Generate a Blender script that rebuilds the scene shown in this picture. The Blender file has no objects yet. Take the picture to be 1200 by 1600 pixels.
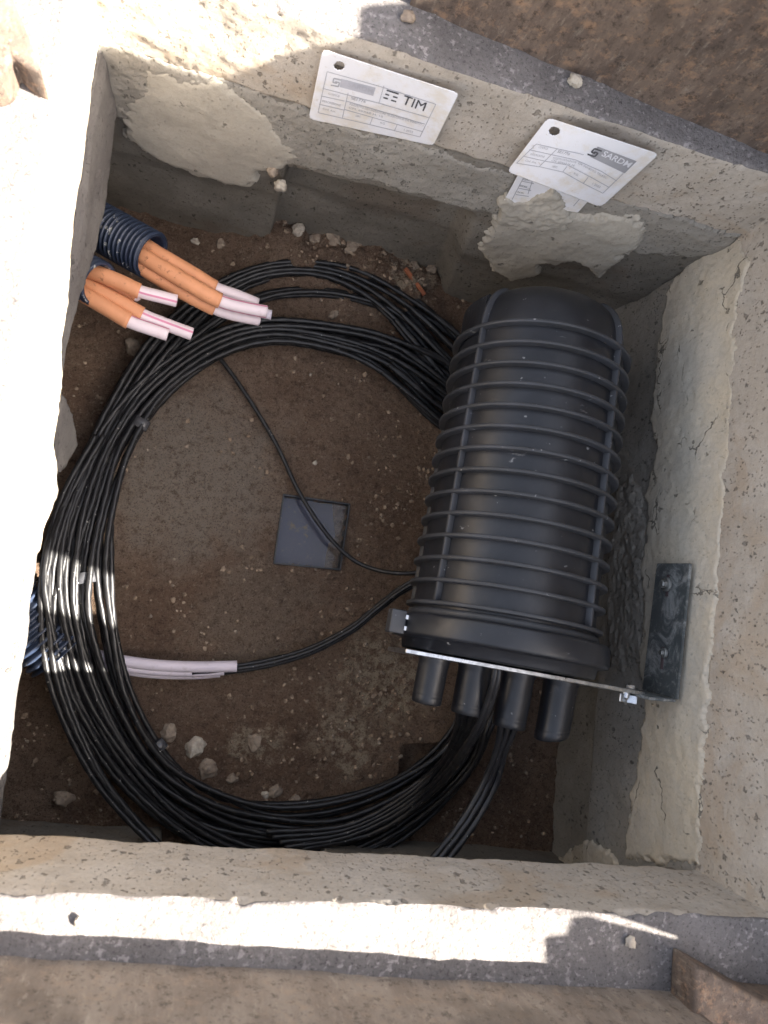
import bpy, bmesh, math, random
import numpy as np
from mathutils import Vector, Matrix
random.seed(7); RNG = np.random.RandomState(11)

# ------------------------------------------------------------------ camera
F = 1178.0; D = 0.62            # focal length in photo pixels, eye height above the lower edge of the ring
NX, NY = 305, 890               # where straight down falls in the photo
_n = np.array([(NX-600)/F, (800-NY)/F, -1.0]); _n /= np.linalg.norm(_n)
_z = -_n; _r = np.array([1.0, 0, 0]); _x = _r-(_r@_z)*_z; _x /= np.linalg.norm(_x); _y = np.cross(_z, _x)
M = np.array([_x, _y, _z]); CAM = np.array([0, 0, D])
scn = bpy.context.scene
cam = bpy.data.cameras.new('camera'); camo = bpy.data.objects.new('camera', cam)
scn.collection.objects.link(camo); scn.camera = camo
cam.sensor_fit = 'HORIZONTAL'; cam.sensor_width = 36; cam.lens = 36*F/1200
cam.clip_start = 0.01; cam.clip_end = 400
camo.matrix_world = Matrix([list(M[i])+[CAM[i]] for i in range(3)]+[[0, 0, 0, 1]])
cam.dof.use_dof = True; cam.dof.focus_distance = 0.74; cam.dof.aperture_fstop = 12
scn.render.resolution_x = 768; scn.render.resolution_y = 1024

# ------------------------------------------------------------------ sky, sun, exposure
SUNL = np.array([-.72, .26, -.66]); SUNL /= np.linalg.norm(SUNL)     # the way the light travels
w = bpy.data.worlds.new('World'); scn.world = w; w.use_nodes = True
nt = w.node_tree; bg = nt.nodes['Background']
sky = nt.nodes.new('ShaderNodeTexSky'); sky.sky_type = 'NISHITA'; sky.sun_disc = False
elev = math.asin(-SUNL[2]); az = math.atan2(-SUNL[0], -SUNL[1])
sky.sun_elevation = elev; sky.sun_rotation = az
sky.air_density = 1.0; sky.dust_density = 3.5; sky.ozone_density = 0.6
hs = nt.nodes.new('ShaderNodeHueSaturation'); hs.inputs['Saturation'].default_value = .62
wm = nt.nodes.new('ShaderNodeMix'); wm.data_type = 'RGBA'; wm.blend_type = 'MULTIPLY'; wm.inputs[0].default_value = 1; wm.inputs[7].default_value = (1, .955, .905, 1)
nt.links.new(sky.outputs[0], hs.inputs['Color']); nt.links.new(hs.outputs[0], wm.inputs[6]); nt.links.new(wm.outputs[2], bg.inputs[0]); bg.inputs[1].default_value = 0.08
sun = bpy.data.lights.new('sun', 'SUN'); sun.energy = 5.0; sun.angle = math.radians(0.5); sun.color = (1, .93, .82)
suno = bpy.data.objects.new('sun', sun); scn.collection.objects.link(suno)
suno.rotation_euler = Vector(SUNL).to_track_quat('-Z', 'Y').to_euler()
scn.view_settings.view_transform = 'Standard'; scn.view_settings.look = 'None'
scn.view_settings.gamma = 1; scn.view_settings.exposure = 3.05

# ------------------------------------------------------------------ projection helpers
def ray(px, py):
    px = np.asarray(px, float); py = np.asarray(py, float)
    return np.stack([(px-600)/F, (800-py)/F, -np.ones_like(px)], -1) @ M.T
def at(px, py, z):
    r = ray(px, py); t = (z-D)/r[..., 2]
    return CAM+t[..., None]*r if np.ndim(t) else CAM+t*r
def project(P):
    c = (np.asarray(P)-CAM) @ M
    return 600+F*c[..., 0]/-c[..., 2], 800-F*c[..., 1]/-c[..., 2]

# ------------------------------------------------------------------ noise
def _hash(ix, iy, iz, seed):
    h = (ix.astype(np.int64)*374761393+iy.astype(np.int64)*668265263+iz.astype(np.int64)*2147483647+seed*974634777) & 0xffffffff
    h = ((h ^ (h >> 13))*1274126177) & 0xffffffff
    h = ((h ^ (h >> 16))*2246822519) & 0xffffffff
    return ((h ^ (h >> 15)) & 0xffffff)/float(0xffffff)*2-1
def vnoise(P, seed=0):
    i = np.floor(P); f = P-i; f = f*f*(3-2*f); i = i.astype(np.int64); out = 0
    for a in (0, 1):
        for b in (0, 1):
            for c in (0, 1):
                wgt = (f[..., 0] if a else 1-f[..., 0])*(f[..., 1] if b else 1-f[..., 1])*(f[..., 2] if c else 1-f[..., 2])
                out = out+wgt*_hash(i[..., 0]+a, i[..., 1]+b, i[..., 2]+c, seed)
    return out
def fbm(P, freq, octv=4, seed=0, gain=.5):
    P = np.asarray(P, float); s = 0; a = 1; tot = 0
    for k in range(octv):
        s = s+a*vnoise(P*freq*(2**k)+k*17.3, seed+k); tot += a; a *= gain
    return s/tot
def sstep(a, b, x):
    t = np.clip((x-a)/(b-a), 0, 1); return t*t*(3-2*t)
def polydist(X, Y, poly):
    """signed distance to a polygon, positive inside"""
    X = np.asarray(X, float); Y = np.asarray(Y, float); n = len(poly)
    d = np.full(X.shape, 1e9); ins = np.zeros(X.shape, bool)
    for k in range(n):
        x1, y1 = poly[k]; x2, y2 = poly[(k+1) % n]
        ex, ey = x2-x1, y2-y1; L = ex*ex+ey*ey+1e-12
        t = np.clip(((X-x1)*ex+(Y-y1)*ey)/L, 0, 1)
        d = np.minimum(d, np.hypot(X-x1-t*ex, Y-y1-t*ey))
        if abs(y2-y1) > 1e-12:
            c = ((y1 > Y) != (y2 > Y)) & (X < (x2-x1)*(Y-y1)/(y2-y1)+x1); ins ^= c
    return np.where(ins, d, -d)

# ------------------------------------------------------------------ object helpers
COL = scn.collection
def wloc(o):
    p = np.zeros(3)
    while o is not None: p = p+np.array(o.location); o = o.parent
    return p
def obj(name, V, Fc, mat, parent=None, smooth=True):
    V = np.asarray(V, float); org = wloc(parent) if parent else np.zeros(3)
    me = bpy.data.meshes.new(name); me.from_pydata((V-org).tolist(), [], [list(map(int, f)) for f in Fc] if not isinstance(Fc, np.ndarray) else Fc.tolist())
    me.materials.append(mat)
    if smooth: me.polygons.foreach_set('use_smooth', [True]*len(me.polygons))
    me.update(); o = bpy.data.objects.new(name, me); COL.objects.link(o)
    if parent: o.parent = parent
    return o
def tag(o, label=None, cat=None, group=None, kind=None):
    if label: o['label'] = label
    if cat: o['category'] = cat
    if group: o['group'] = group
    if kind: o['kind'] = kind
    return o
def empty(name, loc, label, cat, group=None):
    o = bpy.data.objects.new(name, None); COL.objects.link(o); o.location = tuple(float(v) for v in loc)
    o.empty_display_size = .02
    return tag(o, label, cat, group)
class MB:
    def __init__(s): s.V = []; s.F = []; s.n = 0
    def add(s, V, Fc):
        V = np.asarray(V, float).reshape(-1, 3)
        s.F += [[int(i)+s.n for i in f] for f in Fc]; s.V.append(V); s.n += len(V); return s
    def build(s, name, mat, parent=None, smooth=True): return obj(name, np.concatenate(s.V), s.F, mat, parent, smooth)
def gridfaces(n, m, wrap=False):
    i = np.arange(n-1)[:, None]*m; mm = m if wrap else m-1
    j = np.arange(mm)[None, :]; j2 = (j+1) % m
    return np.stack([i+j, i+j2, i+m+j2, i+m+j], -1).reshape(-1, 4)
def frame(a):
    a = np.asarray(a, float); a = a/np.linalg.norm(a)
    h = np.array([0, 0, 1.]) if abs(a[2]) < .9 else np.array([1., 0, 0])
    u = np.cross(h, a); u /= np.linalg.norm(u); return a, u, np.cross(a, u)
def lathe(prof, o, a, n=64, closed=False, u=None, v=None):
    """profile of (t along a, radius)"""
    a, u0, v0 = frame(a); u = u0 if u is None else u; v = v0 if v is None else v
    th = np.linspace(0, 2*np.pi, n, endpoint=False)
    P = np.array([[o+a*t+r*(math.cos(q)*u+math.sin(q)*v) for q in th] for t, r in prof])
    k = len(prof); Fc = gridfaces(k, n, True).tolist()
    if closed: Fc += [[(k-1)*n+j, (k-1)*n+(j+1) % n, (j+1) % n, j] for j in range(n)]
    return P.reshape(-1, 3), Fc
def catmull(P, step):
    P = np.asarray(P, float); Q = np.vstack([2*P[0]-P[1], P, 2*P[-1]-P[-2]]); out = []
    for i in range(1, len(Q)-2):
        n = max(2, int(np.linalg.norm(Q[i+1]-Q[i])/step)); t = np.linspace(0, 1, n, endpoint=False)[:, None]
        p0, p1, p2, p3 = Q[i-1], Q[i], Q[i+1], Q[i+2]
        out.append(.5*((2*p1)+(-p0+p2)*t+(2*p0-5*p1+4*p2-p3)*t*t+(-p0+3*p1-3*p2+p3)*t**3))
    return np.vstack(out+[P[-1:]])
def tube(C, r, n=10, twist=0., amp=0., lobes=2, cap=True, open_end=None, ends=None):
    C = np.asarray(C, float); N = len(C)
    T = np.gradient(C, axis=0); T /= np.linalg.norm(T, axis=1)[:, None]+1e-12
    u = frame(T[0])[1]; U = []
    for t in T:
        u = u-(u@t)*t; u = u/np.linalg.norm(u); U.append(u)
    U = np.array(U); W = np.cross(T, U)
    s = np.r_[0, np.cumsum(np.linalg.norm(np.diff(C, axis=0), axis=1))]
    th = np.linspace(0, 2*np.pi, n, endpoint=False)
    rr = np.asarray(r)*np.ones(N)
    R = rr[:, None]*(1+amp*np.cos(lobes*th[None]+twist*s[:, None]))
    P = C[:, None]+R[..., None]*(np.cos(th)[None, :, None]*U[:, None]+np.sin(th)[None, :, None]*W[:, None])
    V = P.reshape(-1, 3); Fc = gridfaces(N, n, True).tolist()
    if cap: Fc.append(list(range(n))[::-1]); Fc.append([(N-1)*n+k for k in range(n)])
    return V, Fc
def boxf(c, ax, ay, az, bev=0.0):
    """box with half-extent vectors, bevelled"""
    c, ax, ay, az = [np.asarray(v, float) for v in (c, ax, ay, az)]
    bm = bmesh.new(); bmesh.ops.create_cube(bm, size=2)
    lx, ly, lz = [np.linalg.norm(v) for v in (ax, ay, az)]
    for v in bm.verts: v.co = Vector((v.co.x*lx, v.co.y*ly, v.co.z*lz))
    if bev > 0: bmesh.ops.bevel(bm, geom=bm.edges[:], offset=bev, segments=2, profile=.6, affect='EDGES')
    bm.verts.index_update()
    V = np.array([c+ax/lx*v.co.x+ay/ly*v.co.y+az/lz*v.co.z for v in bm.verts]); Fc = [[v.index for v in f.verts] for f in bm.faces]
    bm.free(); return V, Fc
def prism(poly, z0, z1, bev=0.0):
    bm = bmesh.new(); vs = [bm.verts.new((float(p[0]), float(p[1]), z0)) for p in poly]; f = bm.faces.new(vs)
    r = bmesh.ops.extrude_face_region(bm, geom=[f])
    for v in r['geom']:
        if isinstance(v, bmesh.types.BMVert): v.co.z = z1
    bmesh.ops.recalc_face_normals(bm, faces=bm.faces[:])
    if bev > 0: bmesh.ops.bevel(bm, geom=bm.edges[:], offset=bev, segments=2, profile=.6, affect='EDGES')
    bm.verts.index_update(); V = np.array([v.co[:] for v in bm.verts]); Fc = [[v.index for v in f.verts] for f in bm.faces]; bm.free(); return V, Fc
def rock(c, r, seed, sub=4, flat=.7, rough=.5):
    bm = bmesh.new(); bmesh.ops.create_icosphere(bm, subdivisions=sub, radius=1)
    V = np.array([v.co[:] for v in bm.verts]); Fc = [[v.index for v in f.verts] for f in bm.faces]; bm.free()
    rs = np.random.RandomState(seed)
    for k in range(7):                                   # flatten against random planes for facets
        d = rs.normal(size=3); d /= np.linalg.norm(d); lim = rs.uniform(.55, .85); q = V@d
        V = V-np.maximum(q-lim, 0)[:, None]*d*.85
    V = V*(1+rough*fbm(V+seed, 1.9, 5, seed, .6))[:, None]*np.array([1, rs.uniform(.65, 1), flat])
    a = rs.uniform(0, 6.28); R = np.array([[math.cos(a), -math.sin(a), 0], [math.sin(a), math.cos(a), 0], [0, 0, 1]])
    return np.asarray(c)+r*(V@R.T), Fc

# ------------------------------------------------------------------ materials
class NT:
    def __init__(s, name, rough=.8, spec=.3, metal=0.):
        s.m = bpy.data.materials.new(name); s.m.use_nodes = True; s.t = s.m.node_tree; s.b = s.t.nodes['Principled BSDF']
        s.b.inputs['Roughness'].default_value = rough; s.b.inputs['Specular IOR Level'].default_value = spec; s.b.inputs['Metallic'].default_value = metal
        s.tc = s.t.nodes.new('ShaderNodeTexCoord').outputs['Object']
    def n(s, typ, **k):
        q = s.t.nodes.new(typ)
        for a, b in k.items(): setattr(q, a, b)
        return q
    def put(s, sock, v):
        if isinstance(v, bpy.types.NodeSocket): s.t.links.new(v, sock)
        else: sock.default_value = v if not (isinstance(v, tuple) and len(v) == 3 and sock.type == 'RGBA') else (*v, 1)
    def noise(s, scale, det=6, rough=.6, dist=0., vec=None):
        q = s.n('ShaderNodeTexNoise'); q.inputs['Scale'].default_value = scale; q.inputs['Detail'].default_value = det
        q.inputs['Roughness'].default_value = rough; q.inputs['Distortion'].default_value = dist; s.put(q.inputs['Vector'], vec or s.tc); return q.outputs['Fac']
    def math(s, op, a, b=0., c=0., clamp=False):
        q = s.n('ShaderNodeMath', operation=op, use_clamp=clamp); s.put(q.inputs[0], a); s.put(q.inputs[1], b); s.put(q.inputs[2], c); return q.outputs[0]
    def step(s, v, lo, hi, inv=False):
        q = s.n('ShaderNodeMapRange', interpolation_type='SMOOTHSTEP'); s.put(q.inputs[0], v); q.inputs[1].default_value = lo; q.inputs[2].default_value = hi
        q.inputs[3].default_value = 1. if inv else 0.; q.inputs[4].default_value = 0. if inv else 1.; return q.outputs[0]
    def mix(s, f, a, b):
        q = s.n('ShaderNodeMix', data_type='RGBA'); s.put(q.inputs[0], f); s.put(q.inputs[6], a); s.put(q.inputs[7], b); return q.outputs[2]
    def scalev(s, sc, vec=None):
        q = s.n('ShaderNodeMapping'); q.inputs['Scale'].default_value = sc; s.put(q.inputs['Vector'], vec or s.tc); return q.outputs[0]
    def pits(s, scale, size=.5, keep=.6, stretch=(1, 1, 1)):
        """irregular isolated voids: 1 inside a void"""
        nz = s.n('ShaderNodeTexNoise'); nz.inputs['Scale'].default_value = scale*1.5; nz.inputs['Detail'].default_value = 5; nz.inputs['Roughness'].default_value = .7; s.put(nz.inputs['Vector'], s.tc)
        vm = s.n('ShaderNodeVectorMath', operation='MULTIPLY_ADD'); s.put(vm.inputs[0], nz.outputs['Color']); vm.inputs[1].default_value = (1.5/scale,)*3; s.put(vm.inputs[2], s.scalev(stretch))
        v = s.n('ShaderNodeTexVoronoi'); v.inputs['Scale'].default_value = scale; s.put(v.inputs['Vector'], vm.outputs[0])
        sep = s.n('ShaderNodeSeparateColor'); s.put(sep.inputs[0], v.outputs['Color'])
        rad = s.math('MULTIPLY', s.math('SUBTRACT', sep.outputs[0], keep, clamp=True), size/(1-keep))
        d = s.math('SUBTRACT', rad, v.outputs['Distance']); return s.step(d, 0., .16)
    def bump(s, h, strength=1., dist=.001, prev=None):
        q = s.n('ShaderNodeBump'); q.inputs['Strength'].default_value = strength; q.inputs['Distance'].default_value = dist; s.put(q.inputs['Height'], h)
        if prev is not None: s.put(q.inputs['Normal'], prev)
        return q.outputs[0]
    def out(s, col=None, rough=None, normal=None):
        if col is not None: s.put(s.b.inputs['Base Color'], col)
        if rough is not None: s.put(s.b.inputs['Roughness'], rough)
        if normal is not None: s.put(s.b.inputs['Normal'], normal)
        return s.m
def dark(c, k): return tuple(v*k for v in c)
def concrete(name, col, alt, pit=.55, grain=1., pitscale=110, stain=None, coarse=0., keep=.62, fine=.7, crack=False):
    m = NT(name, .92, .2)
    c = m.mix(m.step(m.noise(14, 5), .35, .68), col, alt)
    c = m.mix(m.math('MULTIPLY', m.step(m.noise(260, 4, .7), .4, .75), .45), c, dark(col, .72))
    c = m.mix(m.math('MULTIPLY', m.step(m.noise(600, 2, .7), .6, .78), .35), c, tuple(min(1, v*1.3) for v in col))
    if stain: c = m.mix(m.math('MULTIPLY', m.step(m.noise(9, 5, .6, 1.), .52, .66), .6), c, stain)
    c = m.mix(m.math('MULTIPLY', m.step(m.noise(5, 6, .65, .6), .5, .72), .35), c, dark(col, .62))
    c = m.mix(m.math('MULTIPLY', m.step(m.noise(30, 6, .7, 1.5, m.scalev((1, 1, .35))), .55, .70), .3), c, dark(col, .7))
    h = m.math('MULTIPLY', m.noise(380, 6, .78), .95*grain)
    if crack:
        nz = m.n('ShaderNodeTexNoise'); nz.inputs['Scale'].default_value = 60; nz.inputs['Detail'].default_value = 5; m.put(nz.inputs['Vector'], m.tc)
        vm = m.n('ShaderNodeVectorMath', operation='MULTIPLY_ADD'); m.put(vm.inputs[0], nz.outputs['Color']); vm.inputs[1].default_value = (.03,)*3; m.put(vm.inputs[2], m.scalev((1.6, .55, 1.3)))
        v = m.n('ShaderNodeTexVoronoi', feature='DISTANCE_TO_EDGE'); v.inputs['Scale'].default_value = 13; m.put(v.inputs['Vector'], vm.outputs[0])
        ck = m.math('MULTIPLY', m.step(v.outputs['Distance'], .004, .012, True), m.step(m.noise(16, 4), .5, .58))
        c = m.mix(m.math('MULTIPLY', ck, .8), c, dark(col, .25)); h = m.math('SUBTRACT', h, m.math('MULTIPLY', ck, 1.5))
    h = m.math('ADD', h, m.math('MULTIPLY', m.noise(90, 5, .6), .45))
    if pit > 0:
        p1 = m.pits(pitscale*1.35, pit, keep, (1, 1, .7)); p2 = m.pits(pitscale*3.6, pit*1.1, .5, (1, 1, .7))
        p = m.math('MAXIMUM', p1, m.math('MULTIPLY', p2, fine)); c = m.mix(m.math('MULTIPLY', p, .62), c, dark(col, .38))
        h = m.math('SUBTRACT', h, m.math('MULTIPLY', p, 1.6))
    if coarse > 0:
        agg = m.math('MULTIPLY', m.step(m.noise(210, 4, .6, .1), .53, .62), m.step(m.noise(30, 6, .7), .42, .58)); c = m.mix(m.math('MULTIPLY', m.step(m.noise(330, 5, .8), .36, .47, True), .8), c, dark(col, .4))
        c = m.mix(m.math('MULTIPLY', agg, coarse), c, tuple(min(1, v_*2.3) for v_ in col)); h = m.math('ADD', h, m.math('MULTIPLY', m.noise(230, 3, .55, .6), 1.6))
    return m.out(c, None, m.bump(h, .9, .0011))
MT = {}
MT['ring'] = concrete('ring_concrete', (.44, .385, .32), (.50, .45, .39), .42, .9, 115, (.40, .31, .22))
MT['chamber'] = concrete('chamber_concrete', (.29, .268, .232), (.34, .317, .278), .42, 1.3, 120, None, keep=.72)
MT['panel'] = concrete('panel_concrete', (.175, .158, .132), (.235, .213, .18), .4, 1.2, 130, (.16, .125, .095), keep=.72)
MT['dark_grey'] = concrete('dark_grey_concrete', (.15, .14, .135), (.20, .19, .18), .4, 1.2, 130, None, keep=.72)  # darker, greyer concrete for the left wall
MT['mortar'] = concrete('smeared_mortar', (.405, .372, .315), (.46, .425, .36), .34, .45, 80, None, keep=.86, fine=.18)
MT['cream'] = concrete('cream_mortar', (.50, .45, .37), (.55, .475, .36), .36, .5, 85, None, keep=.84, fine=.22, crack=True)
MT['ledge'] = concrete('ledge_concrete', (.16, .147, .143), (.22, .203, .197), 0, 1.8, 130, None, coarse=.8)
def soil():
    m = NT('soil', .95, .15)
    def zone(px, py, rad):
        P = at(float(px), float(py), -.32); vm = m.n('ShaderNodeVectorMath', operation='DISTANCE'); m.put(vm.inputs[0], m.tc); vm.inputs[1].default_value = tuple(P)
        return m.step(m.math('ADD', vm.outputs['Value'], m.math('MULTIPLY', m.math('SUBTRACT', m.noise(22, 6, .65), .5), .16)), rad*.35, rad, True)
    c = m.mix(m.step(m.noise(7, 5), .35, .65), (.24, .158, .112), (.34, .24, .175))
    c = m.mix(m.math('MULTIPLY', zone(300, 740, .15), .85), c, (.38, .325, .27))                    # dusty compacted middle
    c = m.mix(m.math('MULTIPLY', zone(400, 960, .10), .6), c, (.29, .235, .185))
    tan = m.math('MAXIMUM', m.math('MAXIMUM', zone(600, 1060, .085), zone(540, 1150, .06)), m.math('MAXIMUM', zone(400, 1160, .03), zone(610, 440, .06)))
    c = m.mix(m.math('MULTIPLY', tan, m.step(m.noise(75, 6, .75), .44, .54)), c, (.56, .46, .34))    # crumbled tan mortar
    c = m.mix(m.math('MULTIPLY', m.step(m.noise(38, 7, .72, .6), .57, .68), .5), c, (.33, .26, .19))
    c = m.mix(m.math('MULTIPLY', m.step(m.noise(100, 8, .8), .36, .52, True), .65), c, (.10, .064, .045))
    c = m.mix(m.math('MULTIPLY', m.step(m.noise(180, 6, .85), .53, .62), .6), c, (.46, .36, .27))
    c = m.mix(m.math('MULTIPLY', m.step(m.noise(300, 4, .8), .58, .67), .6), c, (.34, .26, .19))
    c = m.mix(m.math('MULTIPLY', m.step(m.noise(520, 3, .8), .36, .46, True), .7), c, (.04, .026, .019))
    h = m.math('ADD', m.math('MULTIPLY', m.noise(80, 8, .82), 2.2), m.math('MULTIPLY', m.noise(220, 8, .85), 1.6))
    return m.out(c, None, m.bump(h, 1., .005))
MT['soil'] = soil()
def stone(name, a, b):
    m = NT(name, .9, .2); c = m.mix(m.step(m.noise(90, 5), .35, .65), a, b)
    c = m.mix(m.math('MULTIPLY', m.step(m.noise(380, 4, .7), .55, .7), .6), c, dark(a, .5))
    return m.out(c, None, m.bump(m.noise(300, 6, .7), .9, .0009))
MT['stone'] = stone('stone', (.33, .27, .21), (.22, .17, .13)); MT['gravel'] = stone('gravel', (.36, .275, .20), (.17, .12, .085))
MT['pale'] = stone('pale_stone', (.5, .45, .37), (.36, .31, .26)); MT['brick'] = stone('brick', (.38, .14, .07), (.25, .09, .05))
def rust(name, base, alt, hi, pale=.45):
    m = NT(name, .8, .35)
    st = m.noise(42, 8, .75, .25, m.scalev((1, 1, .28)))
    c = m.mix(m.step(st, .38, .64), base, alt)
    c = m.mix(m.math('MULTIPLY', m.step(m.noise(90, 6, .75), .5, .68), .6), c, hi)
    c = m.mix(m.math('MULTIPLY', m.step(m.noise(9, 4), .55, .7), .5), c, dark(base, .45))
    c = m.mix(m.math('MULTIPLY', m.step(m.noise(200, 6, .8, .2, m.scalev((1, 1, .3))), .54, .68), pale), c, (.42, .36, .29))
    c = m.mix(m.math('MULTIPLY', m.step(m.noise(150, 6, .8), .36, .48, True), .7), c, dark(base, .35))
    return m.out(c, None, m.bump(m.noise(210, 7, .75), .8, .0012))
MT['rust'] = rust('rusty_iron', (.20, .158, .125), (.28, .23, .185), (.31, .23, .165))
MT['rust2'] = rust('orange_rust', (.095, .07, .056), (.17, .125, .095), (.33, .20, .12), .3)
def plastic(name, col, rough=.42, dust=.35, scr=.6):
    m = NT(name, rough, .5)
    c = m.mix(m.math('MULTIPLY', m.step(m.noise(11, 6, .65, .8), .42, .75), dust), col, (.06, .065, .08))
    c = m.mix(m.math('MULTIPLY', m.step(m.noise(150, 3, .5), .70, .76), scr), c, (.34, .34, .34))
    c = m.mix(m.math('MULTIPLY', m.step(m.noise(34, 7, .8, .8), .60, .74), dust*.9), c, (.16, .145, .13))
    c = m.mix(m.math('MULTIPLY', m.step(m.noise(85, 5, .75, .3, m.scalev((.35, 1, .35))), .66, .72), scr*.6), c, (.26, .255, .25))
    r = m.math('ADD', m.math('MULTIPLY', m.noise(30, 6, .7), .45), rough-.2)
    return m.out(c, r, m.bump(m.noise(900, 3), .25, .0002))
MT['plastic'] = plastic('black_plastic', (.009, .010, .013), .38, .2); MT['plastic2'] = plastic('rib_plastic', (.030, .031, .034), .5, .5, .9)
def cable():
    m = NT('cable_sheath', .3, .4)
    lon = m.noise(120, 4, .6)
    c = m.mix(m.math('MULTIPLY', m.step(m.noise(55, 5, .7, .4), .58, .7), .5), (.014, .014, .0155), (.06, .058, .055))
    c = m.mix(m.math('MULTIPLY', m.step(m.noise(260, 3, .6), .69, .74), .8), c, (.5, .48, .44))
    r = m.math('ADD', m.math('MULTIPLY', lon, .5), .14)
    return m.out(c, r, m.bump(m.noise(350, 3), .25, .0004))
MT['cable'] = cable()
MT['tape'] = plastic('dark_tape', (.06, .06, .065), .25, .5)
def metal(name, col, rough):
    m = NT(name, rough, .5, 1.)
    c = m.mix(m.step(m.noise(50, 6, .7, 1.5), .35, .7), col, dark(col, .55))
    r = m.math('ADD', m.math('MULTIPLY', m.noise(45, 6, .7, 2.), .45), rough-.2)
    return m.out(c, r, m.bump(m.noise(160, 5, .6), .25, .0005))
MT["steel"] = metal("galvanised_steel", (.62, .64, .66), .3)
def dull():
    m = NT('dull_steel', .4, .5, .35)
    c = m.mix(m.step(m.noise(34, 8, .78, .7), .46, .64), (.105, .115, .115), (.36, .365, .35))
    return m.out(c, m.math('ADD', m.math('MULTIPLY', m.noise(60, 5, .7, 2.), .4), .22), m.bump(m.noise(160, 5, .6), .3, .0005))
MT['dull'] = dull()
MT['zinc'] = metal('dull_zinc', (.36, .36, .34), .6)
def simple(name, col, rough=.5, var=.85, spec=.4, dirt=None, dl=.3, sc=60):
    m = NT(name, rough, spec); c = m.mix(m.step(m.noise(25, 4), .3, .7), col, dark(col, var))
    if dirt: c = m.mix(m.math('MULTIPLY', m.step(m.noise(sc, 6, .7), .56, .72), dl), c, dirt)
    return m.out(c, None, m.bump(m.noise(300, 3), .15, .0003))
MT['orange'] = simple('orange_jacket', (.72, .33, .17), .55, .8, .35, (.12, .05, .03), .8, 90)
MT['white_tube'] = simple('pale_pink_tube', (.72, .62, .66), .4, .93, .4, (.35, .2, .2), .25)
MT['lilac_tube'] = simple('lilac_tube', (.66, .60, .68), .4, .93, .4, (.3, .25, .25), .3)
MT['pink'] = simple('pink_stripe', (.62, .24, .36), .4)
MT['hole'] = simple('tube_inside', (.10, .07, .07), .8)
def duct():
    m = NT('blue_black_duct', .42, .45)
    c = m.mix(m.step(m.noise(30, 4), .4, .7), (.018, .028, .055), (.035, .048, .08))
    c = m.mix(m.step(m.noise(60, 6, .7, .3), .60, .63), c, (.42, .42, .40))
    return m.out(c, None, m.bump(m.noise(200, 4), .3, .0006))
MT['duct'] = duct()
def tagm(name, col):
    m = NT(name, .38, .4); c = m.mix(m.math('MULTIPLY', m.step(m.noise(22, 6, .7), .46, .66), .75), col, (.70, .64, .54))
    c = m.mix(m.math('MULTIPLY', m.step(m.noise(110, 6, .8), .58, .72), .6), c, (.5, .42, .33)); return m.out(c)
MT['tag'] = tagm('white_tag_plastic', (.80, .80, .83)); MT['ink'] = simple('dark_ink', (.09, .09, .10), .6); MT['grey_ink'] = simple('grey_ink', (.42, .42, .45), .6)
MT['line_ink'] = simple('line_ink', (.46, .46, .50), .6); MT['banner'] = simple('banner_ink', (.50, .50, .55), .6); MT['white_ink'] = simple('white_ink', (.75, .75, .79), .6)
MT['grey_panel'] = simple('grey_print', (.36, .36, .38), .6)
def water():
    m = NT('water', .03, .5); m.b.inputs['Transmission Weight'].default_value = .96; m.b.inputs['IOR'].default_value = 1.33
    return m.out((.9, .9, .9), None, m.bump(m.noise(40, 2), .06, .0006))
MT['water'] = water()
MT['ground'] = concrete('road_ground', (.17, .15, .13), (.22, .20, .17), .4, 1.3, 90, None, coarse=.5)

# ------------------------------------------------------------------ the pit: corners of the ring's lower edge
H = .10; FLOOR = -.32
TL, TR, BR, BL = [at(*p, 0.)[:2] for p in ((155, 68), (1152, 372), (1085, 1357), (-25, 1304))]
CORN = [TL, TR, BR, BL]
def outn(k):
    u = CORN[(k+1) % 4]-CORN[k]; u = u/np.linalg.norm(u); return u, np.array([-u[1], u[0]])
def corner(k, o):                     # corner k pushed out by o on both sides
    u0, n0 = outn((k-1) % 4); u1, n1 = outn(k); A = np.array([n0, n1]); return np.linalg.solve(A, [n0@CORN[k]+o, n1@CORN[k]+o])
class Wall:
    def __init__(s, k, disp=lambda S, Z: 0*S):
        s.A = np.array([*CORN[k], 0.]); u, n = outn(k); s.L = np.linalg.norm(CORN[(k+1) % 4]-CORN[k])
        s.u = np.array([*u, 0]); s.n = np.array([*n, 0]); s.disp = disp
    def pos(s, S, Z, O=0.):
        S, Z, O = np.broadcast_arrays(np.asarray(S, float), Z, O)
        return s.A+S[..., None]*s.u+O[..., None]*s.n+Z[..., None]*np.array([0, 0, 1.])
    def hit(s, px, py, off=0.):
        r = ray(px, py); t = ((s.A+s.n*off-CAM)@s.n)/(r@s.n); P = CAM+(t[..., None] if np.ndim(t) else t)*r
        return P
    def sz(s, px, py, off=0.):
        P = s.hit(px, py, off); return (P-s.A)@s.u, P[..., 2]

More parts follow.
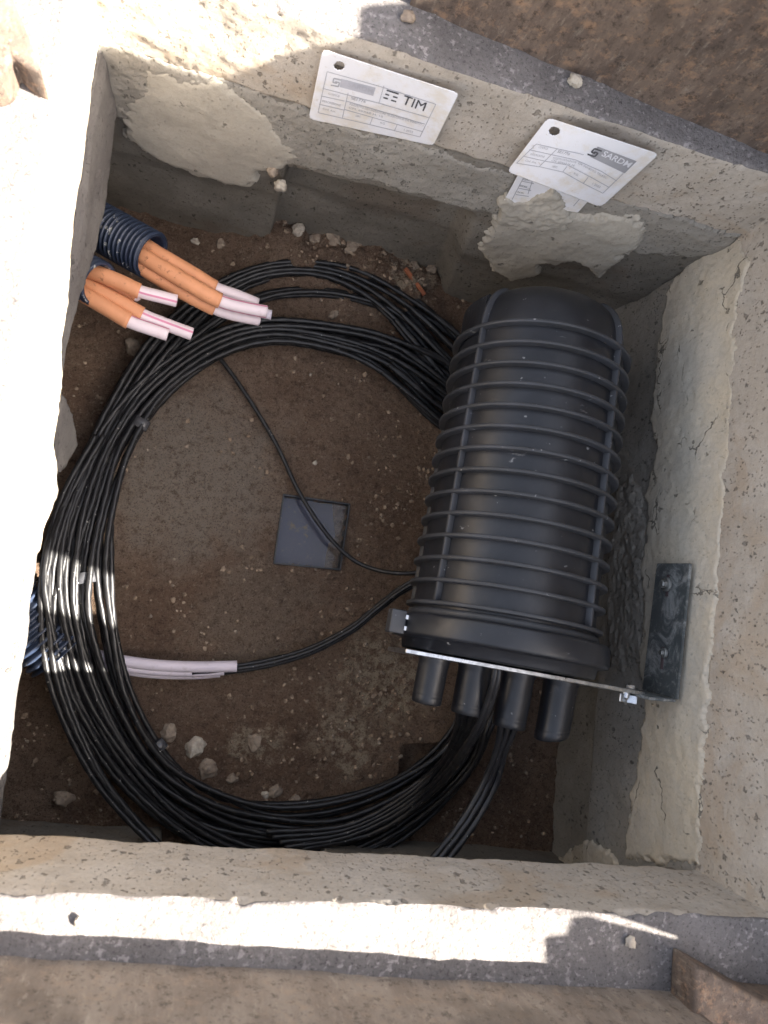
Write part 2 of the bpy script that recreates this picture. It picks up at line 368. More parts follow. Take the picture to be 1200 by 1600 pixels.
# --- ring
def ring_mesh():
    V = []; Fc = []; n0 = 0
    prof = [(o, 0.0) for o in (.07, .05, .03, .02, .012, .006, .003)]+[(0.0, .0005)]
    prof += [(0., z) for z in np.arange(.0025, H-.003, .0022)]
    prof += [(0.0003, H-.0025), (.0012, H-.0008), (.003, H)]+[(o, H) for o in np.arange(.005, .165, .0028)]
    O = np.array([p[0] for p in prof]); Z = np.array([p[1] for p in prof])
    for k in range(4):
        u, n = outn(k); Ls = np.linalg.norm(CORN[(k+1) % 4]-CORN[k]); m = int(Ls/.0022)
        S = np.linspace(0, 1, m)
        A = np.array([corner(k, o) for o in O]); B = np.array([corner((k+1) % 4, o) for o in O])
        P = np.zeros((m, len(O), 3)); P[..., :2] = A[None]*(1-S[:, None, None])+B[None]*S[:, None, None]; P[..., 2] = Z[None]
        side = O[None] <= .0005; top = (Z[None] > H-.001); und = Z[None] < .001
        nz = fbm(P, 30, 5, 3)*.0022+fbm(P, 220, 3, 9)*.0005
        edgefade = np.minimum(1, np.minimum(S, 1-S)*Ls/.004)[:, None]
        P[..., :2] += (nz*np.where(side, 1, 0)*edgefade)[..., None]*n
        P[..., 2] += np.where(top, nz*.9, 0)
        if k == 3:                     # the left side is bulged by smeared mortar and broken away towards the near corner
            tt = np.array([at(150., float(y), 0.)[1] for y in (1300, 1080, 1000, 950, 860, 765, 700, 580, 420, 200)]); dv = np.array([-.034, -.044, -.038, -.014, .0115, .0165, .010, .0075, .002, 0])
            yy = A[8, 1]*(1-S)+B[8, 1]*S; bl = np.interp(yy, tt, dv)+fbm(np.stack([S*Ls, 0*S, 0*S+4], -1), 35, 4, 77)*.004*sstep(.36, .2, yy)
            P[..., :2] -= (bl[:, None]*np.where(O[None] < .0031, np.clip(1-Z[None]/(H*.95), 0, 1), np.clip(1-O[None]/.05, 0, 1)*(Z[None] < .001)))[..., None]*n
        # ragged lower arris and chipped upper arris
        rag = fbm(np.stack([S*Ls*1., S*0+k, S*0], -1), 45, 5, 21)*.0045
        P[..., 2] += np.where((Z[None] < .02), rag[:, None]*(1-Z[None]/.02), 0)
        chip = np.maximum(0, fbm(np.stack([S*Ls, S*0+k*3, S*0], -1), 60, 4, 33)-.16)*.006
        P[..., :2] += (chip[:, None]*np.where((Z[None] > H-.006) & (O[None] < .006), 1, 0))[..., None]*n
        V.append(P.reshape(-1, 3)); Fc.append(gridfaces(m, len(O))+n0); n0 += m*len(O)
    return np.concatenate(V), np.concatenate(Fc)
ring = empty('concrete_ring', (*(sum(CORN)/4), 0), 'pale pitted concrete collar framing the square opening of the pit', 'concrete collar')
V, Fc = ring_mesh()
zc = V[Fc][:, :, 2].mean(1)
P4 = V[Fc].mean(1)
isl = zc > H-.0035
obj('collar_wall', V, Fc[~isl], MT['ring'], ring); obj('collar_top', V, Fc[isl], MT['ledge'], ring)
for o_ in (ring.children[-1], ring.children[-2]):
    bm = bmesh.new(); bm.from_mesh(o_.data); bmesh.ops.delete(bm, geom=[v for v in bm.verts if not v.link_faces], context='VERTS'); bm.to_mesh(o_.data); bm.free()

# --- chamber walls below the ring
_WT = Wall(0); _WR = Wall(1); _WB = Wall(2); _WL = Wall(3)
sT = lambda px, py: _WT.sz(px, py)[0]
def dT(S, Z):
    P = _WT.pos(S, Z); px, py = project(P)
    s1 = sT(433, 330); s2a, s2b = sT(735, 440), sT(772, 330)     # recess of the second panel, slanted reveal on its right
    s2 = s2b+(s2a-s2b)*np.clip((-.085-Z)/.22, 0, 1)-.012
    zt = -.098+.012*np.clip((S-s1)/.2, 0, 1)
    rec = sstep(-.0015, .0015, S-s1)*sstep(0, .022, s2-S)*sstep(0, .012, zt-Z)*.026
    low = sstep(0, .006, -.094-Z)*.007*(S < s1)+sstep(.0, .03, -.17-Z)*.004
    return -.001-(-rec-low)+fbm(P, 14, 4, 5)*.004+fbm(P, 130, 4, 6)*.0006*(1+.8*(Z > zt))+sstep(-.012, 0, Z)*.0015
def dTs(S, Z): return np.minimum(dT(S, Z)-fbm(_WT.pos(S, Z), 130, 4, 6)*.0006*1.8, .012)
def dR(S, Z):
    P = _WR.pos(S, Z); px, py = project(P)
    s0 = _WR.sz(905, 1120)[0]
    rec = sstep(0, .012, S-_WR.L*.70)*sstep(0, .010, -.193-Z)*.018
    return .001+rec+fbm(P, 12, 4, 15)*.004+fbm(P, 120, 4, 16)*.0008-sstep(-.15, 0, Z)*.001
sB = lambda px: _WB.sz(float(px), 1290.)[0]+0.
def dB(S, Z):
    P = _WB.pos(S, Z)
    return .012+.080*sstep(.03, .10, -Z)+.055*sstep(0, .006, S-sB(585))*sstep(0, .006, sB(258)-S)*sstep(.0, .02, -.03-Z)+fbm(P, 13, 4, 25)*.004+fbm(P, 120, 3, 26)*.0008
def dL(S, Z):
    P = _WL.pos(S, Z)
    edge = -.075+.07*sstep(.30, .42, _WL.L-S)*1.0
    yq = project(_WL.pos(S, 0*S))[1]
    e = np.interp(yq, [60, 220, 340, 420, 480, 585, 600, 640, 700, 740], [-.08, -.11, -.085, -.06, -.045, -.04, -.11, -.17, -.12, -.05])+fbm(P*[1, 1, 0], 30, 4, 35)*.005
    return -.004*sstep(560, 300, yq)*sstep(0, .02, -Z)+.085*sstep(0, .01, e-Z)+fbm(P, 12, 4, 36)*.004+fbm(P, 120, 3, 37)*.0008
WT, WR, WB, WL = Wall(0, dT), Wall(1, dR), Wall(2, dB), Wall(3, dL)
chamber = empty('concrete_chamber', (*(sum(CORN)/4), FLOOR), 'dark grey concrete chamber walls with recessed panels under the pale collar', 'concrete chamber')
for W, mt, ex in ((WT, 'panel', (.06, .06)), (WR, 'chamber', (.04, .05)), (WB, 'panel', (.06, .07)), (WL, 'dark_grey', (.06, .05))):
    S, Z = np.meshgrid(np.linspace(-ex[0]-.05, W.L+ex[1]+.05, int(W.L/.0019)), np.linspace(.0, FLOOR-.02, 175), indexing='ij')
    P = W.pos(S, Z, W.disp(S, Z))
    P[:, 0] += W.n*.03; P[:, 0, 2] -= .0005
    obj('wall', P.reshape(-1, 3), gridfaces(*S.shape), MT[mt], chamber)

def patch(name, W, poly, thick, mat, parent, step=.0016, rough=.0012, edge=.006, seed=1, lumpy=0., prof=None, base=None, grow=0.):
    """a smear of mortar on wall W: outline in photo pixels carried onto the wall plane, own thickness"""
    q = [W.sz(float(x), float(y)) for x, y in poly]; q = [(float(a), float(b)) for a, b in q]
    xs = [a for a, b in q]; ys = [b for a, b in q]
    S, Z = np.meshgrid(np.arange(min(xs)-.008, max(xs)+.008, step), np.arange(min(ys)-.008, max(ys)+.008, step), indexing='ij')
    P0 = W.pos(S, Z)
    d = polydist(S, Z, q)+grow+fbm(P0, 60, 6, seed, .6)*.011+fbm(P0, 380, 2, seed+8)*.0018
    t = thick*np.clip(d/edge, -1, 1)
    t = np.where(d > 0, thick*sstep(-.2*edge, edge, d), d*5)
    t = t+(fbm(P0, 40, 4, seed+1)*rough*1.6+fbm(P0, 210, 4, seed+2)*rough*.8)*np.clip(d/edge, 0, 1)
    if lumpy: t = t+lumpy*np.clip(d/edge, 0, 1)*np.maximum(0, fbm(P0, 26, 3, seed+5)+.25)
    if prof is not None: t = t+prof(S, Z)*np.clip(d/edge, 0, 1)
    b = W.disp(S, Z) if base is None else base(S, Z)
    P = W.pos(S, Z, b-t-.0002)
    Fc = gridfaces(*S.shape); keep = (d.reshape(-1)[Fc] > -.0030).any(1); Fc = Fc[keep]
    used, inv = np.unique(Fc, return_inverse=True)
    return obj(name, P.reshape(-1, 3)[used], inv.reshape(-1, 4), mat, parent)
zero = lambda S, Z: 0*S
# rough bedding band between collar and panels (far wall)
patch('bedding_mortar', WT, [(150, 60), (500, 180), (800, 272), (1158, 366), (1120, 400), (1012, 395), (975, 385), (768, 335), (600, 290), (450, 252), (430, 262), (300, 262), (205, 222), (150, 150)], .0012, MT['chamber'], chamber, rough=.0007, edge=.004, seed=41)
patch('mortar_patch', WT, [(232, 108), (262, 118), (300, 128), (345, 132), (385, 160), (418, 178), (432, 205), (456, 228), (460, 243), (440, 252), (428, 266), (402, 262), (388, 286), (355, 282), (330, 270), (300, 264), (270, 252), (240, 236), (222, 228), (203, 214), (200, 188), (208, 150), (222, 138), (228, 122)], .0022, MT['mortar'], chamber, rough=.00022, edge=.008, seed=51, grow=.0035, base=lambda S, Z: -.001+fbm(_WT.pos(S, Z), 14, 4, 5)*.004)
patch('mortar_patch', WT, [(770, 336), (788, 322), (800, 316), (850, 318), (905, 332), (1000, 335), (1010, 352), (992, 382), (968, 395), (935, 428), (922, 412), (900, 402), (872, 408), (850, 404), (838, 422), (800, 432), (778, 420), (764, 404), (757, 384), (766, 352)], .0045, MT['mortar'], chamber, rough=.0007, edge=.007, seed=61, grow=.003, lumpy=.002, base=lambda S, Z: -.001+fbm(_WT.pos(S, Z), 14, 4, 5)*.004)
# right wall: broad cream band under the collar, smear beside the dome, patch in the near corner
patch('mortar_band', WR, [(1152, 372), (1172, 408), (1154, 466), (1149, 542), (1138, 700), (1122, 900), (1107, 1100), (1092, 1352), (978, 1345), (985, 1260), (1000, 1180), (1008, 1096), (1000, 1040), (1010, 950), (1004, 880), (1012, 840), (1010, 780), (1026, 700), (1018, 650), (1028, 600), (1032, 540), (1044, 460), (1070, 420), (1112, 372)], .004, MT['cream'], chamber, rough=.0004, edge=.005, seed=71, prof=lambda S, Z: -.0026*sstep(-.045, -.002, Z))
patch('mortar_smear', WR, [(960, 760), (985, 742), (1004, 770), (1010, 850), (1005, 930), (1000, 1030), (975, 1055), (950, 1040), (948, 900)], .0022, MT['chamber'], chamber, rough=.0028, edge=.006, seed=76)
patch('mortar_patch', WR, [(842, 1345), (862, 1332), (900, 1310), (935, 1318), (962, 1345), (975, 1372), (850, 1372)], .003, MT['cream'], chamber, rough=.0015, edge=.004, seed=81)
# left wall
patch('mortar_patch', WL, [(186, 210), (206, 214), (206, 262), (196, 284), (180, 276), (174, 250)], .003, MT['mortar'], chamber, seed=86, edge=.003)

# ------------------------------------------------------------------ soil floor, sump, water
SUMP = [at(x, y, FLOOR)[:2] for x, y in ((443, 773), (546, 788), (531, 890), (428, 880))]
PIT2 = [at(x, y, FLOOR)[:2] for x, y in ((628, 1163), (700, 1160), (700, 1215), (622, 1215))]
def floor_z(X, Y):
    P = np.stack([X, Y, 0*X], -1)
    z = FLOOR+fbm(P, 9, 4, 100)*.007+fbm(P, 45, 4, 101)*.0048+fbm(P, 200, 3, 102)*.0022
    r = np.maximum(0, fbm(P, 110, 3, 104)-.05)*.010*sstep(-.1, .3, fbm(P, 8, 3, 107)); z = z+r
    # soil heaped against the far wall
    dw = -((X-TL[0])*outn(0)[1][0]+(Y-TL[1])*outn(0)[1][1]); su = (X-TL[0])*outn(0)[0][0]+(Y-TL[1])*outn(0)[0][1]
    hp = sstep(.07, -.01, dw)*.028*(.35+.65*sstep(.1, .17, su)*(1-sstep(.36, .42, su)))
    z = z+hp*(1+.6*fbm(P, 60, 4, 105))+sstep(.05, 0, dw)*np.maximum(0, fbm(P, 90, 3, 110))*.01
    dr = -((X-TR[0])*outn(1)[1][0]+(Y-TR[1])*outn(1)[1][1]); z = z+sstep(.06, 0, dr)*.012
    s = polydist(X, Y, SUMP)+fbm(P, 150, 3, 140)*.0022; z = z*(1-sstep(-.010, .0, s))+(FLOOR+.0*z)*sstep(-.010, .0, s)-.030*sstep(0, .0022, s)
    s = polydist(X, Y, PIT2); z = z-.02*sstep(0, .004, s)
    return z
X, Y = np.meshgrid(np.arange(-.27, .60, .0019), np.arange(-.42, .52, .0019), indexing='ij')
fl = obj('soil_floor', np.stack([X, Y, floor_z(X, Y)], -1).reshape(-1, 3), gridfaces(*X.shape), MT['soil']); tag(fl, kind='structure')
cx, cy = np.mean(SUMP, 0)
q = [np.array([cx, cy])+(p-np.array([cx, cy]))*1.04 for p in SUMP]
wt = obj('water', [(*p, FLOOR-.0105) for p in q]+[], [[0, 3, 2, 1]], MT['water'], smooth=False); tag(wt, kind='structure')
# plastic liner rim of the sump
sump = empty('sump_liner', (cx, cy, FLOOR), 'small square black sump liner full of water set in the soil floor', 'sump liner')
mb = MB()
for k in range(4):
    a, b = np.array([*SUMP[k], 0]), np.array([*SUMP[(k+1) % 4], 0]); u = (b-a)/np.linalg.norm(b-a); nn = np.array([u[1], -u[0], 0])
    V_, F_ = boxf((a+b)/2+np.array([0, 0, FLOOR-.007]), (b-a)/2*1.015, nn*.0009*np.sign(nn@((a+b)/2-np.array([cx, cy, 0]))), np.array([0, 0, .0095]), .0003)
    obj('liner_side', V_, F_, MT['plastic2'] if k in (1,) else MT['plastic'], sump, False)

def sky_reflection():
    m = NT('painted_sky_reflection', .5, .4); c = m.mix(m.step(m.noise(26, 5, .6, .5), .60, .66), (.022, .030, .085), (.09, .065, .05)); c = m.mix(m.math('MULTIPLY', m.step(m.noise(120, 6, .8), .56, .70), .6), c, (.16, .13, .11)); return m.out(c)  # blue of the reflected sky painted into the base, with random brown flecks
MT['sky_reflection'] = sky_reflection()
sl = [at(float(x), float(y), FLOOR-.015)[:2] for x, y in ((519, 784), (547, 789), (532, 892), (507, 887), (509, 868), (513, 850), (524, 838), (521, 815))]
tag(obj('brown_reflection', [(*p, FLOOR-.0158) for p in sl], [list(range(len(sl)))[::-1]], MT['soil'], sump, False))  # brown sheet in place of a dark reflection in the water
obj('reflection_base', [(*p, FLOOR-.0165) for p in SUMP], [[0, 3, 2, 1]], MT['sky_reflection'], sump, False)  # sheet under the water carrying the painted sky blue
# ------------------------------------------------------------------ stones
def stone_at(px, py, rpx, z=None, mat='stone', label=None, name='stone', cat='stone', grp='stones lying on the soil floor', flat=.6, seed=None, W=None):
    sd = seed if seed is not None else int(px*7+py)
    if W is None:
        P = at(float(px), float(py), FLOOR if z is None else z)
        if z is None: P[2] = float(floor_z(np.array([[P[0]]]), np.array([[P[1]]]))[0, 0])
    else: P = W.hit(float(px), float(py), -.004)
    r = rpx*(D-P[2])/F; V, Fc = rock(P+np.array([0, 0, r*.15]), r*1.15, sd, 4, flat)
    o = obj(name, V, Fc, MT[mat]); tag(o, label, cat, grp); return o
for a in [(305, 1170, 15, None, 'pale', 'largest pale stone on the soil just inside the lower left of the coil'),
          (323, 1203, 14, None, 'stone', 'crumbly tan stone touching the coil below the largest pale stone'),
          (262, 1145, 12, None, 'stone', 'dark grey stone half under the coil above the largest pale stone'),
          (398, 1158, 12, None, 'stone', 'flat crumb of tan soil in the open middle of the lower floor'),
          (362, 1216, 8, None, 'stone', 'small brown lump right of the crumbly tan stone'),
          (430, 1236, 9, None, 'stone', 'brown lump against the inside of the coil at its lowest part'),
          (414, 1243, 6, None, 'pale', 'little pale pebble against the coil beside a brown lump'),
          (460, 1248, 8, None, 'stone', 'rounded brown stone touching the lowest part of the coil'),
          (208, 545, 14, None, 'stone', 'grey stone in the shade below the pink tube ends'),
          (520, 492, 9, None, 'stone', 'small stone between the two upper cable bundles'),
          (100, 1245, 14, None, 'stone', 'dusty grey stone in the dark lower left corner'),
          (640, 428, 12, None, 'stone', 'brown clod at the foot of the far wall beside the brick shard'),
          (667, 432, 11, None, 'stone', 'brown clod at the foot of the far wall right of the brick shard'),
          (490, 385, 11, None, 'stone', 'left clod on the soil heap under the recessed wall panel'),
          (515, 392, 12, None, 'stone', 'middle clod on the soil heap under the recessed wall panel'),
          (545, 400, 12, None, 'stone', 'right clod on the soil heap under the recessed wall panel'),
          (460, 382, 10, None, 'pale', 'pale crumbly clod at the corner of the recessed wall panel'),
          (345, 384, 8, None, 'stone', 'small grey clod at the foot of the far wall above the orange tubes'),
          (305, 383, 6, None, 'pale', 'tiny pale pebble at the foot of the far wall above the orange tubes'),
          (493, 722, 4, None, 'pale', 'tiny round white pebble on bare soil above the sump')]:
    stone_at(a[0], a[1], a[2], a[3], a[4], a[5])
stone_at(438, 292, 9, mat='pale', label='white stone chip lodged at the edge of the far wall panel', W=_WT, grp='stones stuck in the walls', flat=1.3)
stone_at(426, 268, 10, mat='stone', label='grey aggregate lump at the tip of the smooth mortar patch', W=_WT, grp='stones stuck in the walls', flat=1.)
stone_at(898, 126, 13, z=H+.004, mat='pale', label='white stone chip on the dark ledge under the rusty bar', grp='stones on the ledge', flat=.9)
stone_at(985, 1472, 9, z=H+.002, mat='pale', label='pale stone chip on the near ledge beside the iron lug', grp='stones on the ledge')
stone_at(125, 1441, 9, z=H+.002, mat='pale', label='pale stone chip on the near ledge at the left', grp='stones on the ledge')
stone_at(636, 28, 12, z=H+.002, mat='stone', label='blurred stone on the far ledge left of the rusty bar', grp='stones on the ledge')
# brick shard
c = at(648., 440., FLOOR+.03); d = at(662., 462., FLOOR+.024)-at(632., 420., FLOOR+.036)
_, u_, v_ = frame(d); V, Fc = boxf(c, d/2, u_*.0026, v_*.0018, .0005); V = V+fbm(V, 150, 3, 4)[:, None]*.001
tag(obj('brick_shard', V, Fc, MT['brick'], None, False), 'thin orange brick shard leaning on the soil at the foot of the far wall', 'brick shard')
# loose grit on the floor
bm = bmesh.new(); bmesh.ops.create_icosphere(bm, subdivisions=1, radius=1); IV = np.array([v.co[:] for v in bm.verts]); IF = np.array([[v.index for v in f.verts] for f in bm.faces]); bm.free()
def grit(name, N, rlo, rhi, mat, seed, dens, box=(-.2, .5, -.36, .44), zf=floor_z):
    rs = np.random.RandomState(seed); XY = np.stack([rs.uniform(box[0], box[1], N), rs.uniform(box[2], box[3], N)], 1)
    k = dens(XY) > rs.uniform(0, 1, N); XY = XY[k]; N = len(XY)
    R = rlo+(rhi-rlo)*rs.uniform(0, 1, N)**4; Zf = zf(XY[:, 0][None], XY[:, 1][None])[0]
    V = IV[None]*(1+.28*rs.normal(size=(N, len(IV), 1)))*R[:, None, None]*np.array([1, 1, .7])+np.stack([XY[:, 0], XY[:, 1], Zf+R*.25], 1)[:, None]
    Fc = (IF[None]+np.arange(N)[:, None, None]*len(IV)).reshape(-1, 3)
    o = obj(name, V.reshape(-1, 3), Fc, mat, None, False); return tag(o, kind='stuff')
def blob(XY, px, py, sg):
    a = at(float(px), float(py), FLOOR)[:2]; return np.exp(-((XY-a)**2).sum(1)/(2*sg*sg))
def dens(XY):
    P = np.c_[XY, 0*XY[:, 0]]; d = .03+.16*np.clip(fbm(P, 16, 3, 207)*2, 0, 1)
    d = d+.5*blob(XY, 590, 1080, .05)+.35*blob(XY, 640, 760, .05)+.5*blob(XY, 600, 440, .05)+.4*blob(XY, 480, 390, .03)+.15*blob(XY, 450, 1160, .05)+.2*blob(XY, 80, 1180, .05)
    d = d*(.25+1.5*np.clip(fbm(P, 60, 3, 217)+.2, 0, 1))*np.where(polydist(XY[:, 0], XY[:, 1], SUMP) > -.002, 0, 1); return d
tag(grit('gravel', 60000, .0004, .0034, MT['gravel'], 3, dens), 'loose brown grit scattered over the soil floor', 'grit')
def dens2(XY):
    g = blob(XY, 540, 1150, .016)+.8*blob(XY, 600, 1060, .025)+blob(XY, 398, 1158, .007)+.7*blob(XY, 575, 915, .006)+.6*blob(XY, 630, 440, .02)+.3*blob(XY, 620, 1180, .02)
    return .02+g*(fbm(np.c_[XY, 0*XY[:, 0]], 50, 3, 209) > -.05)
tag(grit('pale_grit', 26000, .0005, .0028, MT['stone'], 5, dens2), 'pale crumbs of dry mortar strewn over the brown soil', 'grit')

# ------------------------------------------------------------------ iron frame round the ledge
iron = empty('manhole_frame', (*(sum(CORN)/4), H), 'rusty iron frame seated on the ledge round the opening', 'iron frame')
def bar(p, q, th, z0, z1, mat, name, bev=.003, sd=1):
    """upright bar whose inner face stands on the line p-q (world xy), thickness th outward"""
    p, q = np.array(p), np.array(q); u = (q-p)/np.linalg.norm(q-p); n = np.array([-u[1], u[0]])*th
    L = np.linalg.norm(q-p); m = int(L/.004)
    prof = [(0, z0)]+[(0, z) for z in np.linspace(z0+.004, z1-bev, int((z1-z0)/.004))]+[(bev*.3, z1-bev*.3), (bev, z1)]+[(o, z1) for o in np.linspace(bev*2, th, 6)]+[(th, z0)]
    O = np.array([a for a, b in prof]); Zp = np.array([b for a, b in prof]); S = np.linspace(0, L, m)
    P = np.zeros((m, len(O), 3)); P[..., :2] = p+S[:, None, None]*u+(O/th)[None, :, None]*n; P[..., 2] = Zp
    nz = fbm(P, 25, 4, 300+sd)*.0022+fbm(P, 160, 3, 301+sd)*.0009
    P[..., :2] -= nz[..., None]*(n/th); P[..., 2] += nz*.5
    V = P.reshape(-1, 3); Fc = gridfaces(m, len(O)).tolist(); k = len(O)
    Fc += [list(range(k))[::-1], [(m-1)*k+j for j in range(k)]]
    return obj(name, V, Fc, mat, iron)
b0 = at(-260., 1478., H)[:2]; b1 = at(1060., 1550., H)[:2]
bar(b1, b0, .03, H-.002, H+.073, MT['rust'], 'rail', sd=3)
bar(at(640., 8., H)[:2], at(1420., 330., H)[:2], .035, H-.002, H+.13, MT['rust2'], 'rail', .006, sd=5)
r0 = corner(1, .075); r1 = corner(2, .075); bar(r0, r1, .03, H-.002, H+.075, MT['rust'], 'rail', sd=7)
l0 = corner(3, .118); l1 = corner(0, .118); bar(l0, l1, .03, H-.002, H+.06, MT['rust'], 'rail', sd=9)
# lugs
lp = [at(x, y, H)[:2] for x, y in ((1050, 1478), (1150, 1533), (1400, 1560), (1400, 1700), (1040, 1700))]
V, Fc = prism(lp[::-1], H-.001, H+.028, .003); V = V+fbm(V, 60, 3, 9)[:, None]*.001; obj('lug', V, Fc, MT['rust2'], iron)
lp = [at(x, y, H+.03)[:2] for x, y in ((-90, -160), (5, -40), (40, 45), (66, 112), (42, 104), (18, 82), (8, 112), (-10, 122), (-120, 130))]
V, Fc = prism(lp[::-1], H-.001, H+.03, .003); V = V+fbm(V, 60, 3, 12)[:, None]*.0015; obj('lug', V, Fc, MT['rust2'], iron)

# ground outside the frame, one sheet with the opening left out
G = H+.07
inn = [corner(k, .140) for k in range(4)]; cen = sum(CORN)/4
outr = [cen+30*(p-cen)/np.linalg.norm(p-cen) for p in inn]
gv = [(*p, G) for p in inn]+[(*p, G) for p in outr]+[(*p, H-.03) for p in inn]
gf = [[k, (k+1) % 4, 4+(k+1) % 4, 4+k] for k in range(4)]+[[k, 8+k, 8+(k+1) % 4, (k+1) % 4] for k in range(4)]
tag(obj('ground', gv, gf, MT['ground'], None, False), kind='structure')

# added unseen plate right of the opening, outline cut to cast the shadows
XO = .56
cv = empty('shadow_plate', (XO, -.02, G), 'unseen rusty plate added to the right of the pit to cast shadows', 'shadow plate')
cp = [(-.60, G-.07), (-.60, .266), (-.42, .266), (-.415, .30), (-.405, .385), (-.376, .385), (-.372, .37), (-.357, .365), (-.355, .285), (-.349, .285), (-.342, .46), (-.304, .46), (-.297, .30), (-.242, .30), (-.232, .590), (-.215, .612), (.045, .606), (.186, .594), (.193, .585), (.202, .54), (.2095, .496), (.216, .509), (.224, .513), (.255, .512), (.262, .505), (.285, .47), (.40, .35), (.46, G-.07)]
V, Fc = prism([(a, b) for a, b in cp], 0, .012, 0)
V = np.stack([XO+V[:, 2], V[:, 0], V[:, 1]], 1); obj('blocker_plate', V, Fc, MT['rust'], cv, False)
for yy in (-.1, .02, .14): obj('shadow_plate_rib', *boxf((XO+.024, yy, .34), (.012, 0, 0), (0, .005, 0), (0, 0, .13), .001), MT['rust'], cv, False)

# ------------------------------------------------------------------ splice closure
BLK = MT['plastic']; RIBM = MT['plastic2']
C0 = at(785., 967., -.085); C1 = at(843., 563., -.103); A = C1-C0; LH = np.linalg.norm(A); A = A/LH
Wv = np.cross(A, np.array([0, 0, 1.])); Wv /= np.linalg.norm(Wv); Uv = np.cross(Wv, A)       # Wv to the right, Uv up
clo = empty('splice_closure', C0+np.array([0, 0, -.12]), 'large black ribbed dome closure with four ports mounted on the right wall', 'splice closure')
def R_at(t): return 0.0895-.0040*np.clip(t/LH, 0, 1)
TCAP = LH+.002; CAPL = .057
prof = [(-.012, .0895)]+[(t, R_at(t)) for t in np.linspace(-.01, TCAP, 26)]
rc = R_at(TCAP)
for q in np.linspace(0.06, math.pi/2, 22):
    ex = .46; prof.append((TCAP+CAPL*math.sin(q)**.95*1., max(0.0005, rc*math.cos(q)**ex)))
def L_(prof, n=96, closed=False, o=C0): return lathe(prof, o, A, n, closed, Wv, Uv)
dome = obj('dome', *L_(prof, 128), BLK, clo)
for i in range(14):
    t = LH*i/13; r = R_at(t)
    hp = [(t-.0023, r-.002), (t-.0019, r+.0066), (t-.0013, r+.0076), (t+.0013, r+.0076), (t+.0019, r+.0066), (t+.0023, r-.002)]
    obj('hoop', *L_(hp, 128), RIBM, clo)
# lengthwise ribs
for deg in (56, 155, 210, 262, 312, 6):
    th = math.radians(deg); d = math.cos(th)*Wv+math.sin(th)*Uv; tn = -math.sin(th)*Wv+math.cos(th)*Uv
    pts = [(t, R_at(t)) for t in np.linspace(0, TCAP, 20)]+[p for p in prof[-22:-7]]
    V = []; k = 6
    for t, r in pts:
        for a, b in ((-.0021, -.002), (-.0019, .0054), (-.0013, .0060), (.0013, .0060), (.0019, .0054), (.0021, -.002)):
            V.append(C0+A*t+d*(r+b)+tn*a)
    n = len(pts); Fc = gridfaces(n, k).tolist()+[list(range(k))[::-1], [(n-1)*k+j for j in range(k)]]
    obj('rib', V, Fc, RIBM, clo)
# squared shoulder block on the left of the dome top
sv = []; ths = np.radians(np.linspace(157, 215, 16)); tt_ = [LH-.004, LH+.012, LH+.036, LH+.039]
for i_, t in enumerate(tt_):
    for q in ths: sv.append(C0+A*t+(math.cos(q)*Wv+math.sin(q)*Uv)*(R_at(LH)+.0015-(.003 if i_ == 3 else 0)))
for q in ths: sv.append(C0+A*(LH+.039)+(math.cos(q)*Wv+math.sin(q)*Uv)*.045)
for q in ths: sv.append(C0+A*(LH-.004)+(math.cos(q)*Wv+math.sin(q)*Uv)*.045)
fs_ = gridfaces(6, 16).tolist()+[[5*16+j, 5*16+j+1, j+1, j] for j in range(15)]+[[k*16 for k in range(6)][::-1], [k*16+15 for k in range(6)]]
obj('shoulder', sv, fs_, BLK, clo, False)
# clamp ring with latch, base disc
cr = [(-.011, .0925), (-.0115, .1025), (-.0125, .1045), (-.015, .1056), (-.030, .1062), (-.0325, .1052), (-.0335, .1025), (-.0345, .096), (-.043, .0945), (-.044, .093), (-.044, 0.001)]
obj('clamp_ring', *L_(cr, 128), BLK, clo)
obj('seal', *L_([(-.004, .089), (-.005, .0935), (-.009, .0945), (-.012, .0925)], 96), RIBM, clo)
lt = empty  # (latch below is a mesh)
Pl = C0-A*.0225-Wv*.112+Uv*.016
latch = obj('latch', *boxf(Pl, Wv*.0075, Uv*.008, A*.011, .0015), RIBM, clo)
for s_ in (-1, 1): obj('latch_pin', *boxf(Pl+Wv*.0085+A*s_*.0052+Uv*.003, Wv*.0022, Uv*.005, A*.0022, .0006), MT['steel'], latch)
# ports
for (px, py, rr, ln, z) in ((674, 1062, .0150, .052, -.085), (739, 1070, .0165, .056, -.085), (806, 1080, .0170, .062, -.085), (874, 1090, .0175, .066, -.087)):
    P = at(float(px), float(py), z); wv = (P-C0)@Wv; uv = (P-C0)@Uv; O = C0+Wv*wv+Uv*uv-A*.045
    ad = -A-np.array([0, 0, .10]); ad /= np.linalg.norm(ad); u_ = np.cross(ad, [0, 0, 1.]); u_ /= np.linalg.norm(u_); v_ = np.cross(u_, ad)
    ln = ln-.004
    pr_ = [(0, rr*1.06), (.006, rr*1.05), (.008, rr)]+[(t, rr*(1-.03*t/ln)) for t in np.linspace(.012, ln-.010, 6)]
    pr_ += [(ln-.0095, rr*.985), (ln-.0085, rr*.955), (ln-.0075, rr*.985), (ln-.001, rr*.97), (ln, rr*.92), (ln, rr*.80), (ln-.006, rr*.76), (ln-.006, .0002)]
    V, Fc = lathe(pr_, O, ad, 40, False, u_, v_); 
    if px == 874:                                     # cut at a slant
        s = np.clip(((V-O)@ad-ln*.6)/(ln*.4), 0, 1); V = V+ad*(s*((V-O)@u_)*.25)[:, None]
    obj('port', V, Fc, BLK, clo)
    if px == 739: PORT2 = O+ad*(ln-.004)
    if px == 806: PORT3 = O+ad*(ln-.004)

